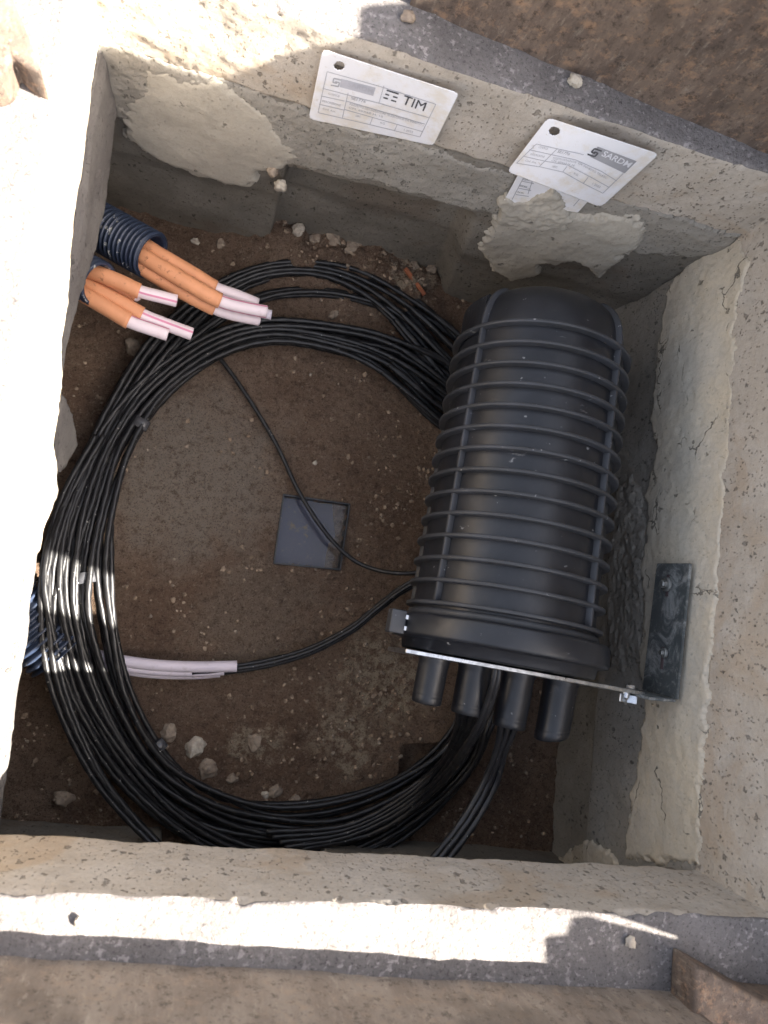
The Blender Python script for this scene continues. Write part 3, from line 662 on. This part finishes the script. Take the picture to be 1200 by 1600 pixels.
# ------------------------------------------------------------------ steel bracket
br = empty('mounting_bracket', at(1000., 1080., -.09), 'galvanised steel angle bracket bolted to the cream mortar on the right wall', 'bracket')
pt = -.0475
def pl_at(px, py):                                      # point on the plate plane
    P = at(px, py, -.055); return C0+A*pt+Wv*((P-C0)@Wv)+Uv*((P-C0)@Uv)
w0 = (at(632., 1010., -.055)-C0)@Wv; w1 = (at(1002., 1078., -.055)-C0)@Wv
top = .034
# rounded rectangular plate
n_ = 40; outl = []
for k in range(n_):
    s = k/(n_-1); wq = w0+(w1-w0)*s; outl.append((wq, top+.010*math.sin(math.pi*min(1, s*1.0))))
outl += [(w1, -.03), (w1-.02, -.075), (w0+.02, -.085), (w0, -.03)]
bm = bmesh.new(); vs = [bm.verts.new(tuple(C0+A*(pt+.0016)+Wv*a+Uv*b)) for a, b in outl]; f = bm.faces.new(vs)
r = bmesh.ops.extrude_face_region(bm, geom=[f]); bmesh.ops.translate(bm, verts=[v for v in r['geom'] if isinstance(v, bmesh.types.BMVert)], vec=tuple(-A*.0040))
bmesh.ops.recalc_face_normals(bm, faces=bm.faces[:]); bmesh.ops.bevel(bm, geom=[e for e in bm.edges], offset=.0005, segments=1, affect='EDGES')
bm.verts.index_update(); V = [v.co[:] for v in bm.verts]; Fc = [[v.index for v in f.verts] for f in bm.faces]; bm.free()
obj('plate', V, Fc, MT['steel'], br, False)
# wall flange
off = -.012
q = [WR.hit(float(x), float(y), off) for x, y in ((1026, 880), (1078, 880), (1057, 1093), (1003, 1078))]
def slab(name, q, th, mat, parent, n, bev=.0006):
    bm = bmesh.new(); vs = [bm.verts.new(tuple(p)) for p in q]; f = bm.faces.new(vs)
    r = bmesh.ops.extrude_face_region(bm, geom=[f]); bmesh.ops.translate(bm, verts=[v for v in r['geom'] if isinstance(v, bmesh.types.BMVert)], vec=tuple(n*th))
    bmesh.ops.recalc_face_normals(bm, faces=bm.faces[:]); bmesh.ops.bevel(bm, geom=[e for e in bm.edges], offset=bev, segments=2, affect='EDGES')
    bm.verts.index_update(); V = [v.co[:] for v in bm.verts]; Fc = [[v.index for v in f.verts] for f in bm.faces]; bm.free()
    return obj(name, V, Fc, mat, parent, False)
slab('flange', q, .003, MT['dull'], br, WR.n)
# foot of the flange turned in under the plate
e0, e1 = q[2], q[3]; inward = -A*0+(-WR.n)
g = [e1, e0, e0*.0+pl_at(1057., 1093.), pl_at(965., 1072.)]
ft = [q[3]+np.array([0, 0, 0]), q[2], q[2]-WR.n*.0, pl_at(968., 1068.)]
a0 = WR.hit(1003., 1078., off); a1 = WR.hit(1057., 1093., off); 
slab('foot', [a1, a0, a0-WR.n*.030+(a0-a1)*.0, a1-WR.n*.030], .0028, MT['dull'], br, -A)
def bolt(px, py, rad, hh, name='bolt', Wl=WR, offp=-.0155, parent=br, mat='steel'):
    P = Wl.hit(float(px), float(py), offp); ax = -Wl.n; mbb = MB()
    V, Fc = lathe([(-.002, rad*1.7), (.0, rad*1.7), (.0006, rad*1.5), (.0006, .0002)], P, ax, 28); mbb.add(V, Fc)
    V, Fc = lathe([(.0006, rad), (hh-.0008, rad), (hh, rad*.85), (hh, .0002)], P, ax, 6); mbb.add(V, Fc)
    return mbb.build(name, MT[mat], parent, False)
bolt(1040, 913, .0042, .0055, mat='zinc')
bl = bolt(1036, 1020, .0030, .0035, mat='zinc')
# adjusting slots in the flange
for (px, py) in ((1043, 915), (1035, 1028)):
    P = WR.hit(float(px), float(py), -.01225); obj('slot', *boxf(P, WR.u*.011, WR.n*.0002, np.array([0, 0, .0022]), 0), MT['hole'], br, False)
# wing nut and bolt head joining plate and foot
Pn = pl_at(978., 1080.); ax = -A; wn = MB()
wn.add(*lathe([(.0, .0045), (.006, .0042), (.008, .003), (.008, .0002)], Pn-A*.001, ax, 20))
for s_ in (-1, 1):
    dd = (Wv*s_*.8+Uv*.5); dd /= np.linalg.norm(dd); wn.add(*boxf(Pn-A*.008+dd*.0065, dd*.0050, np.cross(dd, A)*.0011, A*.0042, .0009))
wn.add(*lathe([(.0, .002), (.014, .002), (.014, .0002)], Pn, ax, 12))
wn.build('wing_nut', MT['steel'], br, True)
obj('bolt', *lathe([(0, .0045), (.0035, .0045), (.0035, .0002)], pl_at(982., 1066.)+A*.002+Uv*.004, A, 6), MT['steel'], br, False)

# ------------------------------------------------------------------ cables
CR = .0034
def strands(inner, outer, n, name, parent, z0, zt, seed, closed=True, r=CR, layers=3, lab=None, wob=.12, tail=None):
    """n cables run between an inner and an outer guide line; returns objects"""
    rs = np.random.RandomState(seed); I = np.array(inner, float); O = np.array(outer, float); out = []
    K = len(I)
    for k in range(n):
        w0 = (k+.5)/n; lay = (k*7 % layers)/max(1, layers-1) if layers > 1 else 0
        ph = rs.uniform(0, 6.28, 4); pts = []
        for j in range(K):
            w_ = w0+wob*(math.sin(j*1.1+ph[0])*.6+math.sin(j*2.3+ph[1])*.4); w_ = min(1.02, max(-.02, w_))
            p = I[j, :2]*(1-w_)+O[j, :2]*w_; zb = I[j, 2]*(1-w_)+O[j, 2]*w_
            z = z0+zb+lay*zt+.0015*math.sin(j*1.7+ph[2]); pts.append(at(p[0], p[1], z))
        if closed: pts = pts+[pts[0], pts[1]]; C = catmull(pts, .004); C = C  # overlap hides the joint
        else: C = catmull(pts, .004)
        V, Fc = tube(C, r*rs.uniform(.9, 1.06), 10, rs.choice([-1, 1])*260, .09, 3)
        out.append(obj(name, V, Fc, MT['cable'], parent))
    return out
coil = empty('cable_coil', at(420., 880., FLOOR), 'big coil of glossy black cable lying round the soil floor', 'cable coil')
Z0 = FLOOR+.011
LOOPI = [(665, 655, 0), (595, 582, 0), (520, 548, 0), (430, 535, 0), (350, 556, 0), (270, 612, .01), (215, 690, .02), (182, 780, .03), (172, 880, .035), (180, 980, .03), (210, 1090, .02), (270, 1185, .01), (350, 1238, .005), (435, 1256, 0), (530, 1248, 0), (620, 1215, 0), (690, 1160, 0), (725, 1090, .0), (775, 980, .0), (790, 850, 0), (770, 740, 0)]
LOOPO = [(700, 560, 0), (640, 535, 0), (560, 515, 0), (430, 500, 0), (330, 520, .0), (220, 595, .01), (140, 690, .02), (98, 790, .04), (74, 880, .05), (74, 960, .05), (112, 1090, .03), (180, 1210, .01), (270, 1300, .005), (390, 1352, 0), (520, 1345, 0), (640, 1290, 0), (735, 1205, .02), (775, 1120, .04), (830, 1000, .0), (850, 850, 0), (820, 680, 0)]
strands(LOOPI, LOOPO, 18, 'cable_loop', coil, Z0, .016, 5, True, CR, 4, wob=.09)
UPI = [(690, 600, 0), (608, 503, 0), (545, 452, 0), (480, 432, 0), (405, 442, 0), (345, 475, .0), (275, 545, .01), (200, 640, .015), (150, 740, .03), (120, 840, .04), (118, 940, .04), (140, 1050, .03), (185, 1150, .015), (255, 1240, .005), (350, 1300, 0), (450, 1320, 0), (550, 1305, 0), (640, 1255, 0), (715, 1170, 0), (750, 1080, .02), (800, 960, 0), (830, 820, 0), (770, 690, 0)]
UPO = [(720, 520, 0), (655, 470, 0), (565, 422, 0), (480, 406, 0), (400, 418, 0), (320, 455, .0), (230, 530, .01), (165, 640, .015), (118, 740, .03), (84, 840, .05), (72, 940, .05), (90, 1050, .03), (145, 1170, .015), (220, 1260, .005), (320, 1330, 0), (450, 1362, 0), (560, 1345, 0), (660, 1290, 0), (745, 1190, .02), (790, 1080, .03), (860, 960, 0), (880, 820, 0), (820, 640, 0)]
strands(UPI, UPO, 12, 'cable_loop', coil, Z0, .014, 8, True, CR, 3, wob=.12)
MI = [(660, 540, 0), (605, 492, 0), (540, 468, 0), (470, 462, 0), (410, 472, 0), (345, 505, .005), (260, 580, .012), (185, 690, .03), (145, 800, .045), (130, 900, .05), (135, 1000, .045), (165, 1100, .03), (225, 1200, .015)]
MO = [(690, 540, 0), (625, 482, 0), (545, 456, 0), (470, 450, 0), (400, 462, 0), (330, 498, .005), (240, 575, .012), (160, 690, .03), (120, 800, .045), (105, 900, .05), (110, 1000, .045), (145, 1100, .03), (205, 1200, .015)]
strands(MI, MO, 3, 'cable_loop', coil, Z0, .01, 12, False, CR, 2, wob=.1)
# four cables rising out of the coil into the second and third ports
for k, (dx, lay) in enumerate(((-14, 0), (-5, .004), (6, 0), (14, .004))):
    pts = [at(430.+dx, 1300+8*k, Z0+.03), at(540., 1290.+6*k, Z0+.035), at(630., 1245.+7*k, Z0+.05), at(690., 1190.+6*k, Z0+.08+lay), at(722.+dx*.6, 1140.+2*k, -.13), PORT2+Wv*dx*.0006*1.1, PORT2+A*.02+Wv*dx*.0006]
    obj('cable_loop', *tube(catmull(pts, .004), CR*.95, 10, 250, .09, 3), MT['cable'], coil)
for k in range(2):
    pts = [at(470., 1318.+9*k, Z0+.03), at(590., 1290.+9*k, Z0+.04), at(680., 1225.+9*k, Z0+.08), at(735.+5*k, 1155., -.10), at(764.+6*k, 1090., -.065), at(775.+6*k, 1040., -.055), at(782.+6*k, 1000., -.07)]
    obj('cable_loop', *tube(catmull(pts, .004), CR*.95, 10, 250, .09, 3), MT['cable'], coil)
for (xa, ya, xb, yb, z) in ((236, 1176, 258, 1158, .018), (208, 655, 232, 668, .03), (612, 1290, 622, 1262, .018), (118, 905, 150, 900, .05)):
    p, q_ = at(float(xa), float(ya), Z0+z), at(float(xb), float(yb), Z0+z); wv_ = (q_-p)/2; dv_ = np.cross(wv_, [0, 0, 1.]); dv_ = dv_/np.linalg.norm(dv_)
    V, Fc = lathe([(-.006, .92), (-.0058, 1.), (.0058, 1.02), (.006, .92)], np.zeros(3), np.array([1., 0, 0]), 24); V = np.array(V)
    Vw = (p+q_)/2+V[:, :1]*dv_+V[:, 1:2]*wv_+V[:, 2:]*np.array([0, 0, .0068]); Vw = Vw+fbm(Vw, 160, 3, 5)[:, None]*.0008
    obj('tape_wrap', Vw, Fc, MT['tape'], coil)
def lone(name, label, cat, grp, paths, r=CR, nm='strand'):
    e = empty(name, paths[0][0]*0+paths[0][0], label, cat, grp)
    for p in paths: obj(nm, *tube(catmull(p, .004), r, 10, 260, .09, 3), MT['cable'], e)
    return e
lone('black_cable', 'pair of black cables leaving the coil for the lower left edge of the opening', 'cable', 'loose black cables',
     [[at(x+dx, y, Z0+z) for x, y, z in ((150, 680, .04), (100, 770, .05), (72, 860, .06), (64, 950, .065), (74, 1050, .06), (105, 1140, .05), (150, 1222, .045), (200, 1282, .045), (240, 1322, .05), (300, 1390, .06))] for dx in (0, 12)]
     +[[at(x, y, Z0+z) for x, y, z in ((104, 860, .06), (84, 950, .062), (92, 1040, .055), (120, 1130, .05), (162, 1216, .045), (212, 1280, .045), (255, 1325, .05), (310, 1390, .06))]])
lone('black_cable', 'three black cables hanging from the third port over the near edge of the opening', 'cable', 'loose black cables',
     [[PORT3+A*.02+Wv*dx, PORT3+Wv*dx, at(780.+ex, 1175., -.10), at(762.+ex*1.4, 1225., -.11), at(730.+ex*1.6, 1282., -.11), at(690.+ex*1.8, 1335., -.10), at(640.+ex*2, 1390., -.09)] for dx, ex in ((-.008, -5), (0, 1), (.008, 9))])
lone('black_cable', 'single thin black cable crossing the soil and the small square sump', 'cable', 'loose black cables',
     [[at(x, y, Z0+z) for x, y, z in ((300, 520, .004), (345, 562, 0), (390, 625, 0), (432, 695, 0), (468, 770, .002), (515, 840, .006), (565, 882, .015), (635, 896, .04), (720, 880, .06))]], r=.0027)
lone('black_cable', 'twin black cable running from the pale lilac tubes up to the latch of the closure', 'cable', 'loose black cables',
     [[at(x, y+dy, Z0+z+dz) for x, y, z in ((300, 1048, .012), (370, 1042, .012), (430, 1031, .012), (490, 1012, .018), (550, 980, .03), (590, 948, .04), (640, 912, .06), (720, 880, .08))] for dy, dz in ((-2, 0), (7, 0), (3, .005))], r=.0027)

# ------------------------------------------------------------------ ducts and tubes
def hose(name, label, p0, p1, rad, pitch, lines, grp='corrugated ducts through the left wall'):
    p0, p1 = np.array(p0), np.array(p1); L = np.linalg.norm(p1-p0); e = empty(name, p0, label, 'corrugated duct', grp)
    pr_ = []
    for t in np.arange(0, L, pitch/8): pr_.append((t, rad*(1+.085*np.tanh(2.2*math.sin(2*math.pi*t/pitch)))))
    pr_ += [(L, rad*.98), (L+.0005, rad*.90), (L-.004, rad*.86), (L-.05, rad*.84), (L-.05, .0003)]
    V, Fc = lathe(pr_, p0, p1-p0, 48); obj('corrugated_wall', V, Fc, MT['duct'], e); return e
d1a, d1b = at(140., 345., -.20), at(238., 400., -.17)
hose('corrugated_duct', 'upper dark blue corrugated duct splashed with grey mortar above the tubes', d1a+(d1a-d1b)*.5, d1b, .0235, .0056, None)
d2a, d2b = at(100., 415., -.17), at(155., 444., -.15)
hose('corrugated_duct', 'second blue duct with its mouth at the edge of the left wall', d2a+(d2a-d2b)*.8, d2b, .0215, .0056, None)
d3a, d3b = at(10., 935., -.27), at(95., 1018., -.285)
hose('corrugated_duct', 'thick grey blue corrugated duct behind the left side of the coil', d3a+(d3a-d3b)*1., d3b, .036, .0085, None)

def microduct(label, pts, njac, rad, col='orange', tubecol='white_tube', stripe=True, sa=.6, grp='orange and pink tubes from the ducts', r2=.80):
    """orange jacket up to node njac, pale tube beyond it; mouth is open"""
    C = catmull(pts, .003)
    e = empty('cable_tube', pts[0], label, 'tube', grp)
    if col:
        P1 = pts[njac]; k = int(np.argmin(np.linalg.norm(C-P1, axis=1))); V, Fc = tube(C[:k+1], rad, 20, cap=True); obj('orange_jacket', V, Fc, MT[col], e); k0 = max(0, k-3)
    else: k0 = 0
    Q = C[k0:]; rr = rad*r2; n = 20; T = Q[-1]-Q[-2]; T /= np.linalg.norm(T)
    V, Fc = tube(Q, rr, n, cap=False); N = len(Q)
    inn_ = []
    for sc, back in ((.72, 0), (.70, -.014)):
        base = V[(N-1)*n:N*n]; cen_ = base.mean(0); inn_.append(cen_+(base-cen_)*sc+T*back)
    V = np.vstack([V]+inn_); Fc = Fc+[[(N-1+a)*n+j, (N-1+a)*n+(j+1) % n, (N+a)*n+(j+1) % n, (N+a)*n+j] for a in (0, 1) for j in range(n)]+[[(N+1)*n+j for j in range(n)]]
    inner = obj('inner_tube', V, Fc, MT[tubecol], e)
    if stripe:
        T_ = np.gradient(Q, axis=0); T_ /= np.linalg.norm(T_, axis=1)[:, None]
        view = CAM-Q; sd = np.cross(T_, view); sd /= np.linalg.norm(sd, axis=1)[:, None]; up = np.cross(sd, T_)
        for a0 in ([sa] if not isinstance(sa, (list, tuple)) else sa):
            Vs = []
            for j in range(len(Q)):
                for da in (-.16, -.05, .05, .16):
                    a = a0+da; Vs.append(Q[j]+(rr+.00025)*(math.cos(a)*up[j]+math.sin(a)*sd[j]))
            obj('pink_stripe', Vs, gridfaces(len(Q), 4).tolist(), MT['pink'], inner)
    return e
def PX(*L): return [at(float(x), float(y), z) for x, y, z in L]
TR_ = .0083
microduct('topmost orange tube of the upper duct ending in a pale dusty pink tip', PX((205, 370, -.185), (245, 396, -.172), (300, 428, -.175), (336, 450, -.18), (370, 462, -.185), (402, 475, -.19)), 3, TR_, sa=2.4)
microduct('middle orange tube of the upper duct with a clean white tip edged in pink', PX((200, 385, -.18), (236, 408, -.165), (300, 446, -.165), (344, 470, -.17), (380, 480, -.175), (416, 487, -.18)), 3, TR_, sa=[-.95, 1.2])
microduct('lowest orange tube of the upper duct, stained brown before its pink end', PX((195, 400, -.19), (228, 422, -.175), (285, 456, -.18), (335, 482, -.187), (365, 492, -.192), (405, 500, -.198)), 3, TR_*.95, sa=-1.0)
microduct('dull tube behind the others of the upper duct with only its grey tip showing', PX((205, 378, -.20), (240, 404, -.195), (310, 440, -.20), (350, 470, -.20), (390, 485, -.20), (424, 492, -.20)), 3, TR_*.8, tubecol='lilac_tube', stripe=False)
microduct('upper tube of the second duct with a white end and pink line', PX((130, 420, -.165), (160, 430, -.155), (190, 442, -.155), (218, 455, -.157), (248, 463, -.16), (276, 470, -.163)), 3, TR_*.95, sa=.15)
microduct('short brown tube tucked under the upper tube of the second duct', PX((128, 428, -.175), (155, 440, -.168), (185, 452, -.168), (212, 462, -.17), (216, 464, -.171)), 3, TR_*.8, stripe=False, tubecol='white_tube')
microduct('longest tube of the second duct with a dusty pale pink end', PX((118, 436, -.175), (148, 452, -.165), (190, 474, -.165), (222, 492, -.168), (262, 508, -.172), (300, 522, -.176)), 3, TR_, sa=[-.3])
microduct('lowest tube of the second duct ending in a short white tip edged pink', PX((110, 448, -.17), (138, 464, -.16), (172, 484, -.16), (202, 502, -.162), (232, 513, -.165), (262, 523, -.168)), 3, TR_, sa=-1.1)
for k, (dy, z, lab, ex) in enumerate(((0, -.292, 'upper lilac tube emerging under the coil with black cable in its mouth', 370), (9, -.296, 'middle lilac tube emerging under the coil, ending a little shorter', 350), (15, -.302, 'lowest lilac tube emerging under the coil against the soil', 344))):
    microduct(lab, PX((60, 985+dy, z+.02), (110, 1008+dy, z+.008), (160, 1026+dy, z), (230, 1038+dy, z), (300, 1042+dy*.9, z), (ex, 1041+dy*.75, z)), 0, .0078-.0012*k, None, 'lilac_tube', False, grp='lilac tubes under the coil', r2=.85)

# ------------------------------------------------------------------ plastic tags
def bil(q, u, v):
    q = np.array(q, float); u = np.asarray(u, float)[..., None]; v = np.asarray(v, float)[..., None]
    return q[0]*(1-u)*v+q[1]*u*v+q[2]*u*(1-v)+q[3]*(1-u)*(1-v)          # TL TR BR BL, v up
def ibil(q, P):
    u = np.full(P.shape[:-1], .5); v = u.copy()
    for _ in range(12):
        e = bil(q, u, v)-P; h = 1e-4; du = (bil(q, u+h, v)-bil(q, u, v))/h; dv = (bil(q, u, v+h)-bil(q, u, v))/h
        det = du[..., 0]*dv[..., 1]-du[..., 1]*dv[..., 0]; u = u-(e[..., 0]*dv[..., 1]-e[..., 1]*dv[..., 0])/det; v = v-(-e[..., 0]*du[..., 1]+e[..., 1]*du[..., 0])/det
    return u, v
class Tag:
    def __init__(s, quad, lift, label, clip=None, hole=None, rc=.05, mat='tag'):
        s.q = quad; s.lift = lift; s.e = empty('plastic_tag', _WT.hit(*map(float, np.mean(quad, 0))), label, 'plastic tag', 'white plastic tags on the far collar wall')
        n, m = 170, 100; U, Vv = np.meshgrid(np.linspace(0, 1, n), np.linspace(0, 1, m), indexing='ij')
        P = bil(quad, U, Vv); W3 = s.surf(P, 0.); asp = 1.7
        x = np.minimum(U, 1-U)*asp; y = np.minimum(Vv, 1-Vv)
        keep = ~((x < rc) & (y < rc) & (np.hypot(rc-x, rc-y) > rc))
        if hole is not None: keep &= (np.hypot((P[..., 0]-hole[0]), (P[..., 1]-hole[1])*1.25) > hole[2])
        Fc = gridfaces(n, m); kf = keep.reshape(-1)[Fc].all(1); Fc = Fc[kf]
        used, inv = np.unique(Fc, return_inverse=True)
        o = obj('sheet', W3.reshape(-1, 3)[used], inv.reshape(-1, 4), MT[mat], s.e)
        md = o.modifiers.new('thick', 'SOLIDIFY'); md.thickness = .0004; md.offset = 1
        s.W3 = W3
    def surf(s, P, h):
        u, v = ibil(s.q, P); d = s.lift(u, v)+h
        r = ray(P[..., 0], P[..., 1]); t = (((_WT.A-CAM)@_WT.n)-d)/(r@_WT.n); return CAM+t[..., None]*r
    def line(s, pts, wpx, mb, h=.0004):
        for a, b in zip(pts[:-1], pts[1:]):
            a, b = np.array(a, float), np.array(b, float); L = np.linalg.norm(b-a); k = max(2, int(L/6)); t = np.linspace(0, 1, k)[:, None]
            c = a+(b-a)*t; nrm = np.array([-(b-a)[1], (b-a)[0]])/L*wpx/2; P = np.stack([c-nrm, c+nrm], 1); mb.add(s.surf(P, h).reshape(-1, 3), gridfaces(k, 2).tolist())
    def poly(s, pts, mb, h=.0003, sub=10):
        q = pts; U, Vv = np.meshgrid(np.linspace(0, 1, sub), np.linspace(0, 1, 4), indexing='ij'); mb.add(s.surf(bil(q, U, Vv), h).reshape(-1, 3), gridfaces(sub, 4).tolist())
    def text(s, txt, p0, p1, hvec, mb, h=.0005, bold=0.):
        """baseline p0-p1 in photo pixels, hvec = cap height vector"""
        cu = bpy.data.curves.new('t', 'FONT'); cu.body = txt; cu.resolution_u = 3; cu.offset = bold; ob = bpy.data.objects.new('t', cu); COL.objects.link(ob)
        dg = bpy.context.evaluated_depsgraph_get(); me = bpy.data.meshes.new_from_object(ob.evaluated_get(dg)); bpy.data.objects.remove(ob)
        Vt = np.array([v.co[:2] for v in me.vertices]); Ft = [list(p.vertices) for p in me.polygons]; bpy.data.meshes.remove(me); bpy.data.curves.remove(cu)
        x0, x1 = Vt[:, 0].min(), Vt[:, 0].max(); y1 = Vt[:, 1].max(); y0 = min(0, Vt[:, 1].min())
        P = np.array(p0, float)+((Vt[:, :1]-x0)/(x1-x0))*(np.array(p1, float)-np.array(p0, float))+(Vt[:, 1:]/.7)*np.array(hvec, float)
        mb.add(s.surf(P, h), Ft)
    def logo(s, o, ex, ey, mb, wd=.13):
        """squared S mark in a unit frame o, ex (right), ey (up)"""
        o, ex, ey = [np.array(v, float) for v in (o, ex, ey)]; f = lambda a, b: tuple(o+ex*a+ey*b)
        w_ = wd*np.linalg.norm(ey)*1.25
        s.line([f(1, .98), f(.15, .98), f(.15, .42), f(.62, .42)], w_, mb)
        s.line([f(0, .0), f(.85, .0), f(.85, .58), f(.38, .58)], w_, mb)
q1 = [(504, 77), (717, 146), (677, 228), (482, 186)]
t1 = Tag(q1, lambda u, v: .0022+.004*np.clip(v, 0, 1)+.0045*np.clip(u-.5, 0, 1)**2*4, 'white tag lettered TIM stuck on the collar wall, the left of the two large tags', hole=(530, 103, 7.5))
mb = MB(); W_ = 1.0
for a in ([(511, 112), (600, 137), (681, 163)], [(511, 112), (497, 176)], [(504, 138), (594, 162), (670, 184)], [(501, 153), (585, 175), (664, 198)][:0] or [(502, 150), (538, 158)], [(499, 163), (537, 172)], [(497, 176), (583, 196), (656, 214)], [(681, 163), (656, 214)],
          [(544, 145), (535, 184)], [(600, 134), (592, 161)], [(541, 158), (664, 194)], [(538, 171), (661, 206)], [(582, 184), (578, 195)], [(621, 194), (616, 205)]): t1.line(a, W_, mb)
mb.build('table_lines', MT['line_ink'], t1.e, False)
mb = MB(); t1.poly([(533, 123), (587, 137), (583, 150), (531, 136)], mb); mb.build('banner', MT['banner'], t1.e, False)
mb = MB(); t1.text('SARDM', (543, 135), (582, 146), (1.5, -6.5), mb, .0006, .01); mb.build('faded_lettering', MT['line_ink'], t1.e, False)
mb = MB(); t1.logo((517, 133), (14, 3), (2.5, -11), mb, .14); mb.build('logo', MT['grey_ink'], t1.e, False)
mb = MB(); t1.text('TIM', (627, 162), (662, 174), (5.5, -13.5), mb, .0006, .0)
t1.line([(604, 141), (623, 147)], 2.3, mb); 
for a, b in (((602, 147), (608, 149)), ((599, 152.5), (606, 154.5)), ((614, 151), (621, 153)), ((611, 156.5), (619, 159))): t1.line([a, b], 2.2, mb)
mb.build('operator_logo', MT['ink'], t1.e, False)
mb = MB()
for tx, p, q_, hv in (('CODICE', (513, 147.5), (530, 152), (.8, -3)), ('DESCRIZIONE', (503, 159), (532, 166.5), (.8, -3)), ('Cod. Art.', (504, 171), (524, 176), (.8, -3)), ('LIBERO', (555, 182), (563, 184), (.8, -3)), ('KG.', (594, 193), (602, 195), (.8, -3)), ('1.2022', (631, 204), (645, 208), (.8, -3))): t1.text(tx, p, q_, hv, mb, .0006)
t1.text('SE1776', (548, 155), (571, 161), (1, -4), mb, .0006, .01)
t1.text('POZZETTO DISTANZIATORE TELESCOPICO DA INNESTO', (546, 164), (658, 196), (.8, -3), mb); t1.text('CM. 60X60 H. 10', (545, 169.5), (598, 184), (.8, -3), mb)
mb.build('small_print', MT['grey_ink'], t1.e, False)

q3 = [(818, 258), (932, 300), (903, 332), (786, 316)]
t3 = Tag(q3, lambda u, v: .0055+0*u, 'small grey tag tucked under the large right tag, half buried in mortar', rc=.02, mat='tag')
mb = MB()
for a in ([(820, 274), (862, 283), (925, 306)], [(815, 283), (834, 287)], [(810, 294), (830, 298)], [(806, 304), (826, 307)], [(833, 279), (825, 303)], [(822, 270), (800, 312)], [(910, 306), (896, 322)], [(880, 300), (922, 312)]): t3.line(a, W_, mb)
mb.build('table_lines', MT['grey_ink'], t3.e, False)
mb = MB(); t3.poly([(831, 268), (864, 281), (860, 286), (829, 273)], mb); mb.build('banner', MT['banner'], t3.e, False)
mb = MB(); t3.poly([(822, 268), (831, 271), (829, 274), (821, 271)], mb); t3.text('SE1776', (836, 285), (849, 289), (1, -3.5), mb)
t3.text('CODICE', (817, 281), (827, 283), (.8, -2.6), mb); t3.text('DESCRIZ.', (811, 291), (824, 294), (.8, -2.6), mb); t3.text('Cod. Art.', (808, 301), (818, 303), (.8, -2.6), mb)
mb.build('small_print', MT['ink'], t3.e, False)

q2 = [(856, 184), (1030, 241), (939, 324), (792, 268)]
t2 = Tag(q2, lambda u, v: .004+.010*np.sin(np.clip(u, 0, 1)*math.pi)**1+.006*np.clip(1-v, 0, 1)+.006*np.clip(u-.6, 0, 1), 'white tag lettered SARDM curling off the collar wall, the right of the two large tags', hole=(866, 205, 8), rc=.06)
mb = MB()
for a in ([(838, 225), (868, 232), (905, 240), (943, 252), (978, 278), (965, 283)][:3]+[(912, 242)], [(827, 234), (863, 242), (900, 250), (940, 268), (964, 283)], [(817, 244), (852, 252), (887, 258), (925, 278), (952, 293)], [(807, 255), (845, 261), (880, 269), (912, 287), (942, 302)],
          [(838, 225), (807, 255)], [(871, 232), (843, 260)], [(886, 260), (879, 269)], [(919, 277), (911, 287)], [(974, 271), (942, 302)]): t2.line(a, W_, mb)
mb.build('table_lines', MT['line_ink'], t2.e, False)
mb = MB(); t2.poly([(934, 229), (995, 252), (976, 271), (922, 245)], mb, .0003, 14); mb.build('banner', MT['grey_panel'], t2.e, False)
mb = MB(); t2.text('SARDM', (939, 243), (982, 262), (7.0, -7.5), mb, .0006, .014); mb.build('faded_lettering', MT['white_ink'], t2.e, False)
mb = MB(); t2.logo((918, 241), (13, 4.6), (9.5, -9.5), mb, .15); mb.build('logo', MT['ink'], t2.e, False)
mb = MB(); t2.text('SE1776', (870, 238), (889, 243), (3, -3.6), mb, .0006, .01)
for tx, p, q_, hv in (('CODICE', (841, 231), (855, 234), (2, -2.8)), ('DESCRIZIONE', (828, 242), (850, 246.5), (2, -2.8)), ('Cod. Art.', (820, 252), (837, 255.5), (2, -2.8)), ('LIBERO', (862, 261), (870, 263), (2, -2.8)), ('KG.', (896, 272), (903, 276), (2, -2.8)), ('1.2022', (925, 288), (937, 294), (2, -2.8))): t2.text(tx, p, q_, hv, mb, .0006)
t2.text('POZZETTO DISTANZIATORE', (863, 248), (900, 255), (2, -2.6), mb); t2.text('DA INNESTO TELESC.', (903, 256), (948, 280), (2, -2.6), mb); t2.text('CM. 60X60 H. 10', (861, 252), (897, 260), (2, -2.6), mb)
mb.build('small_print', MT['grey_ink'], t2.e, False)
# the mortar lump that holds the small tag, straddling the collar edge
bump = lambda S, Z: .004*sstep(.0, .03, Z+.035)
patch('mortar_lump', WT, [(770, 340), (782, 312), (792, 296), (806, 306), (828, 302), (850, 293), (868, 284), (876, 290), (886, 310), (896, 326), (905, 335), (890, 352), (800, 350)], .0045, MT['mortar'], chamber, rough=.0022, edge=.0035, seed=91, lumpy=.005, base=lambda S, Z: -.0035+0*S)
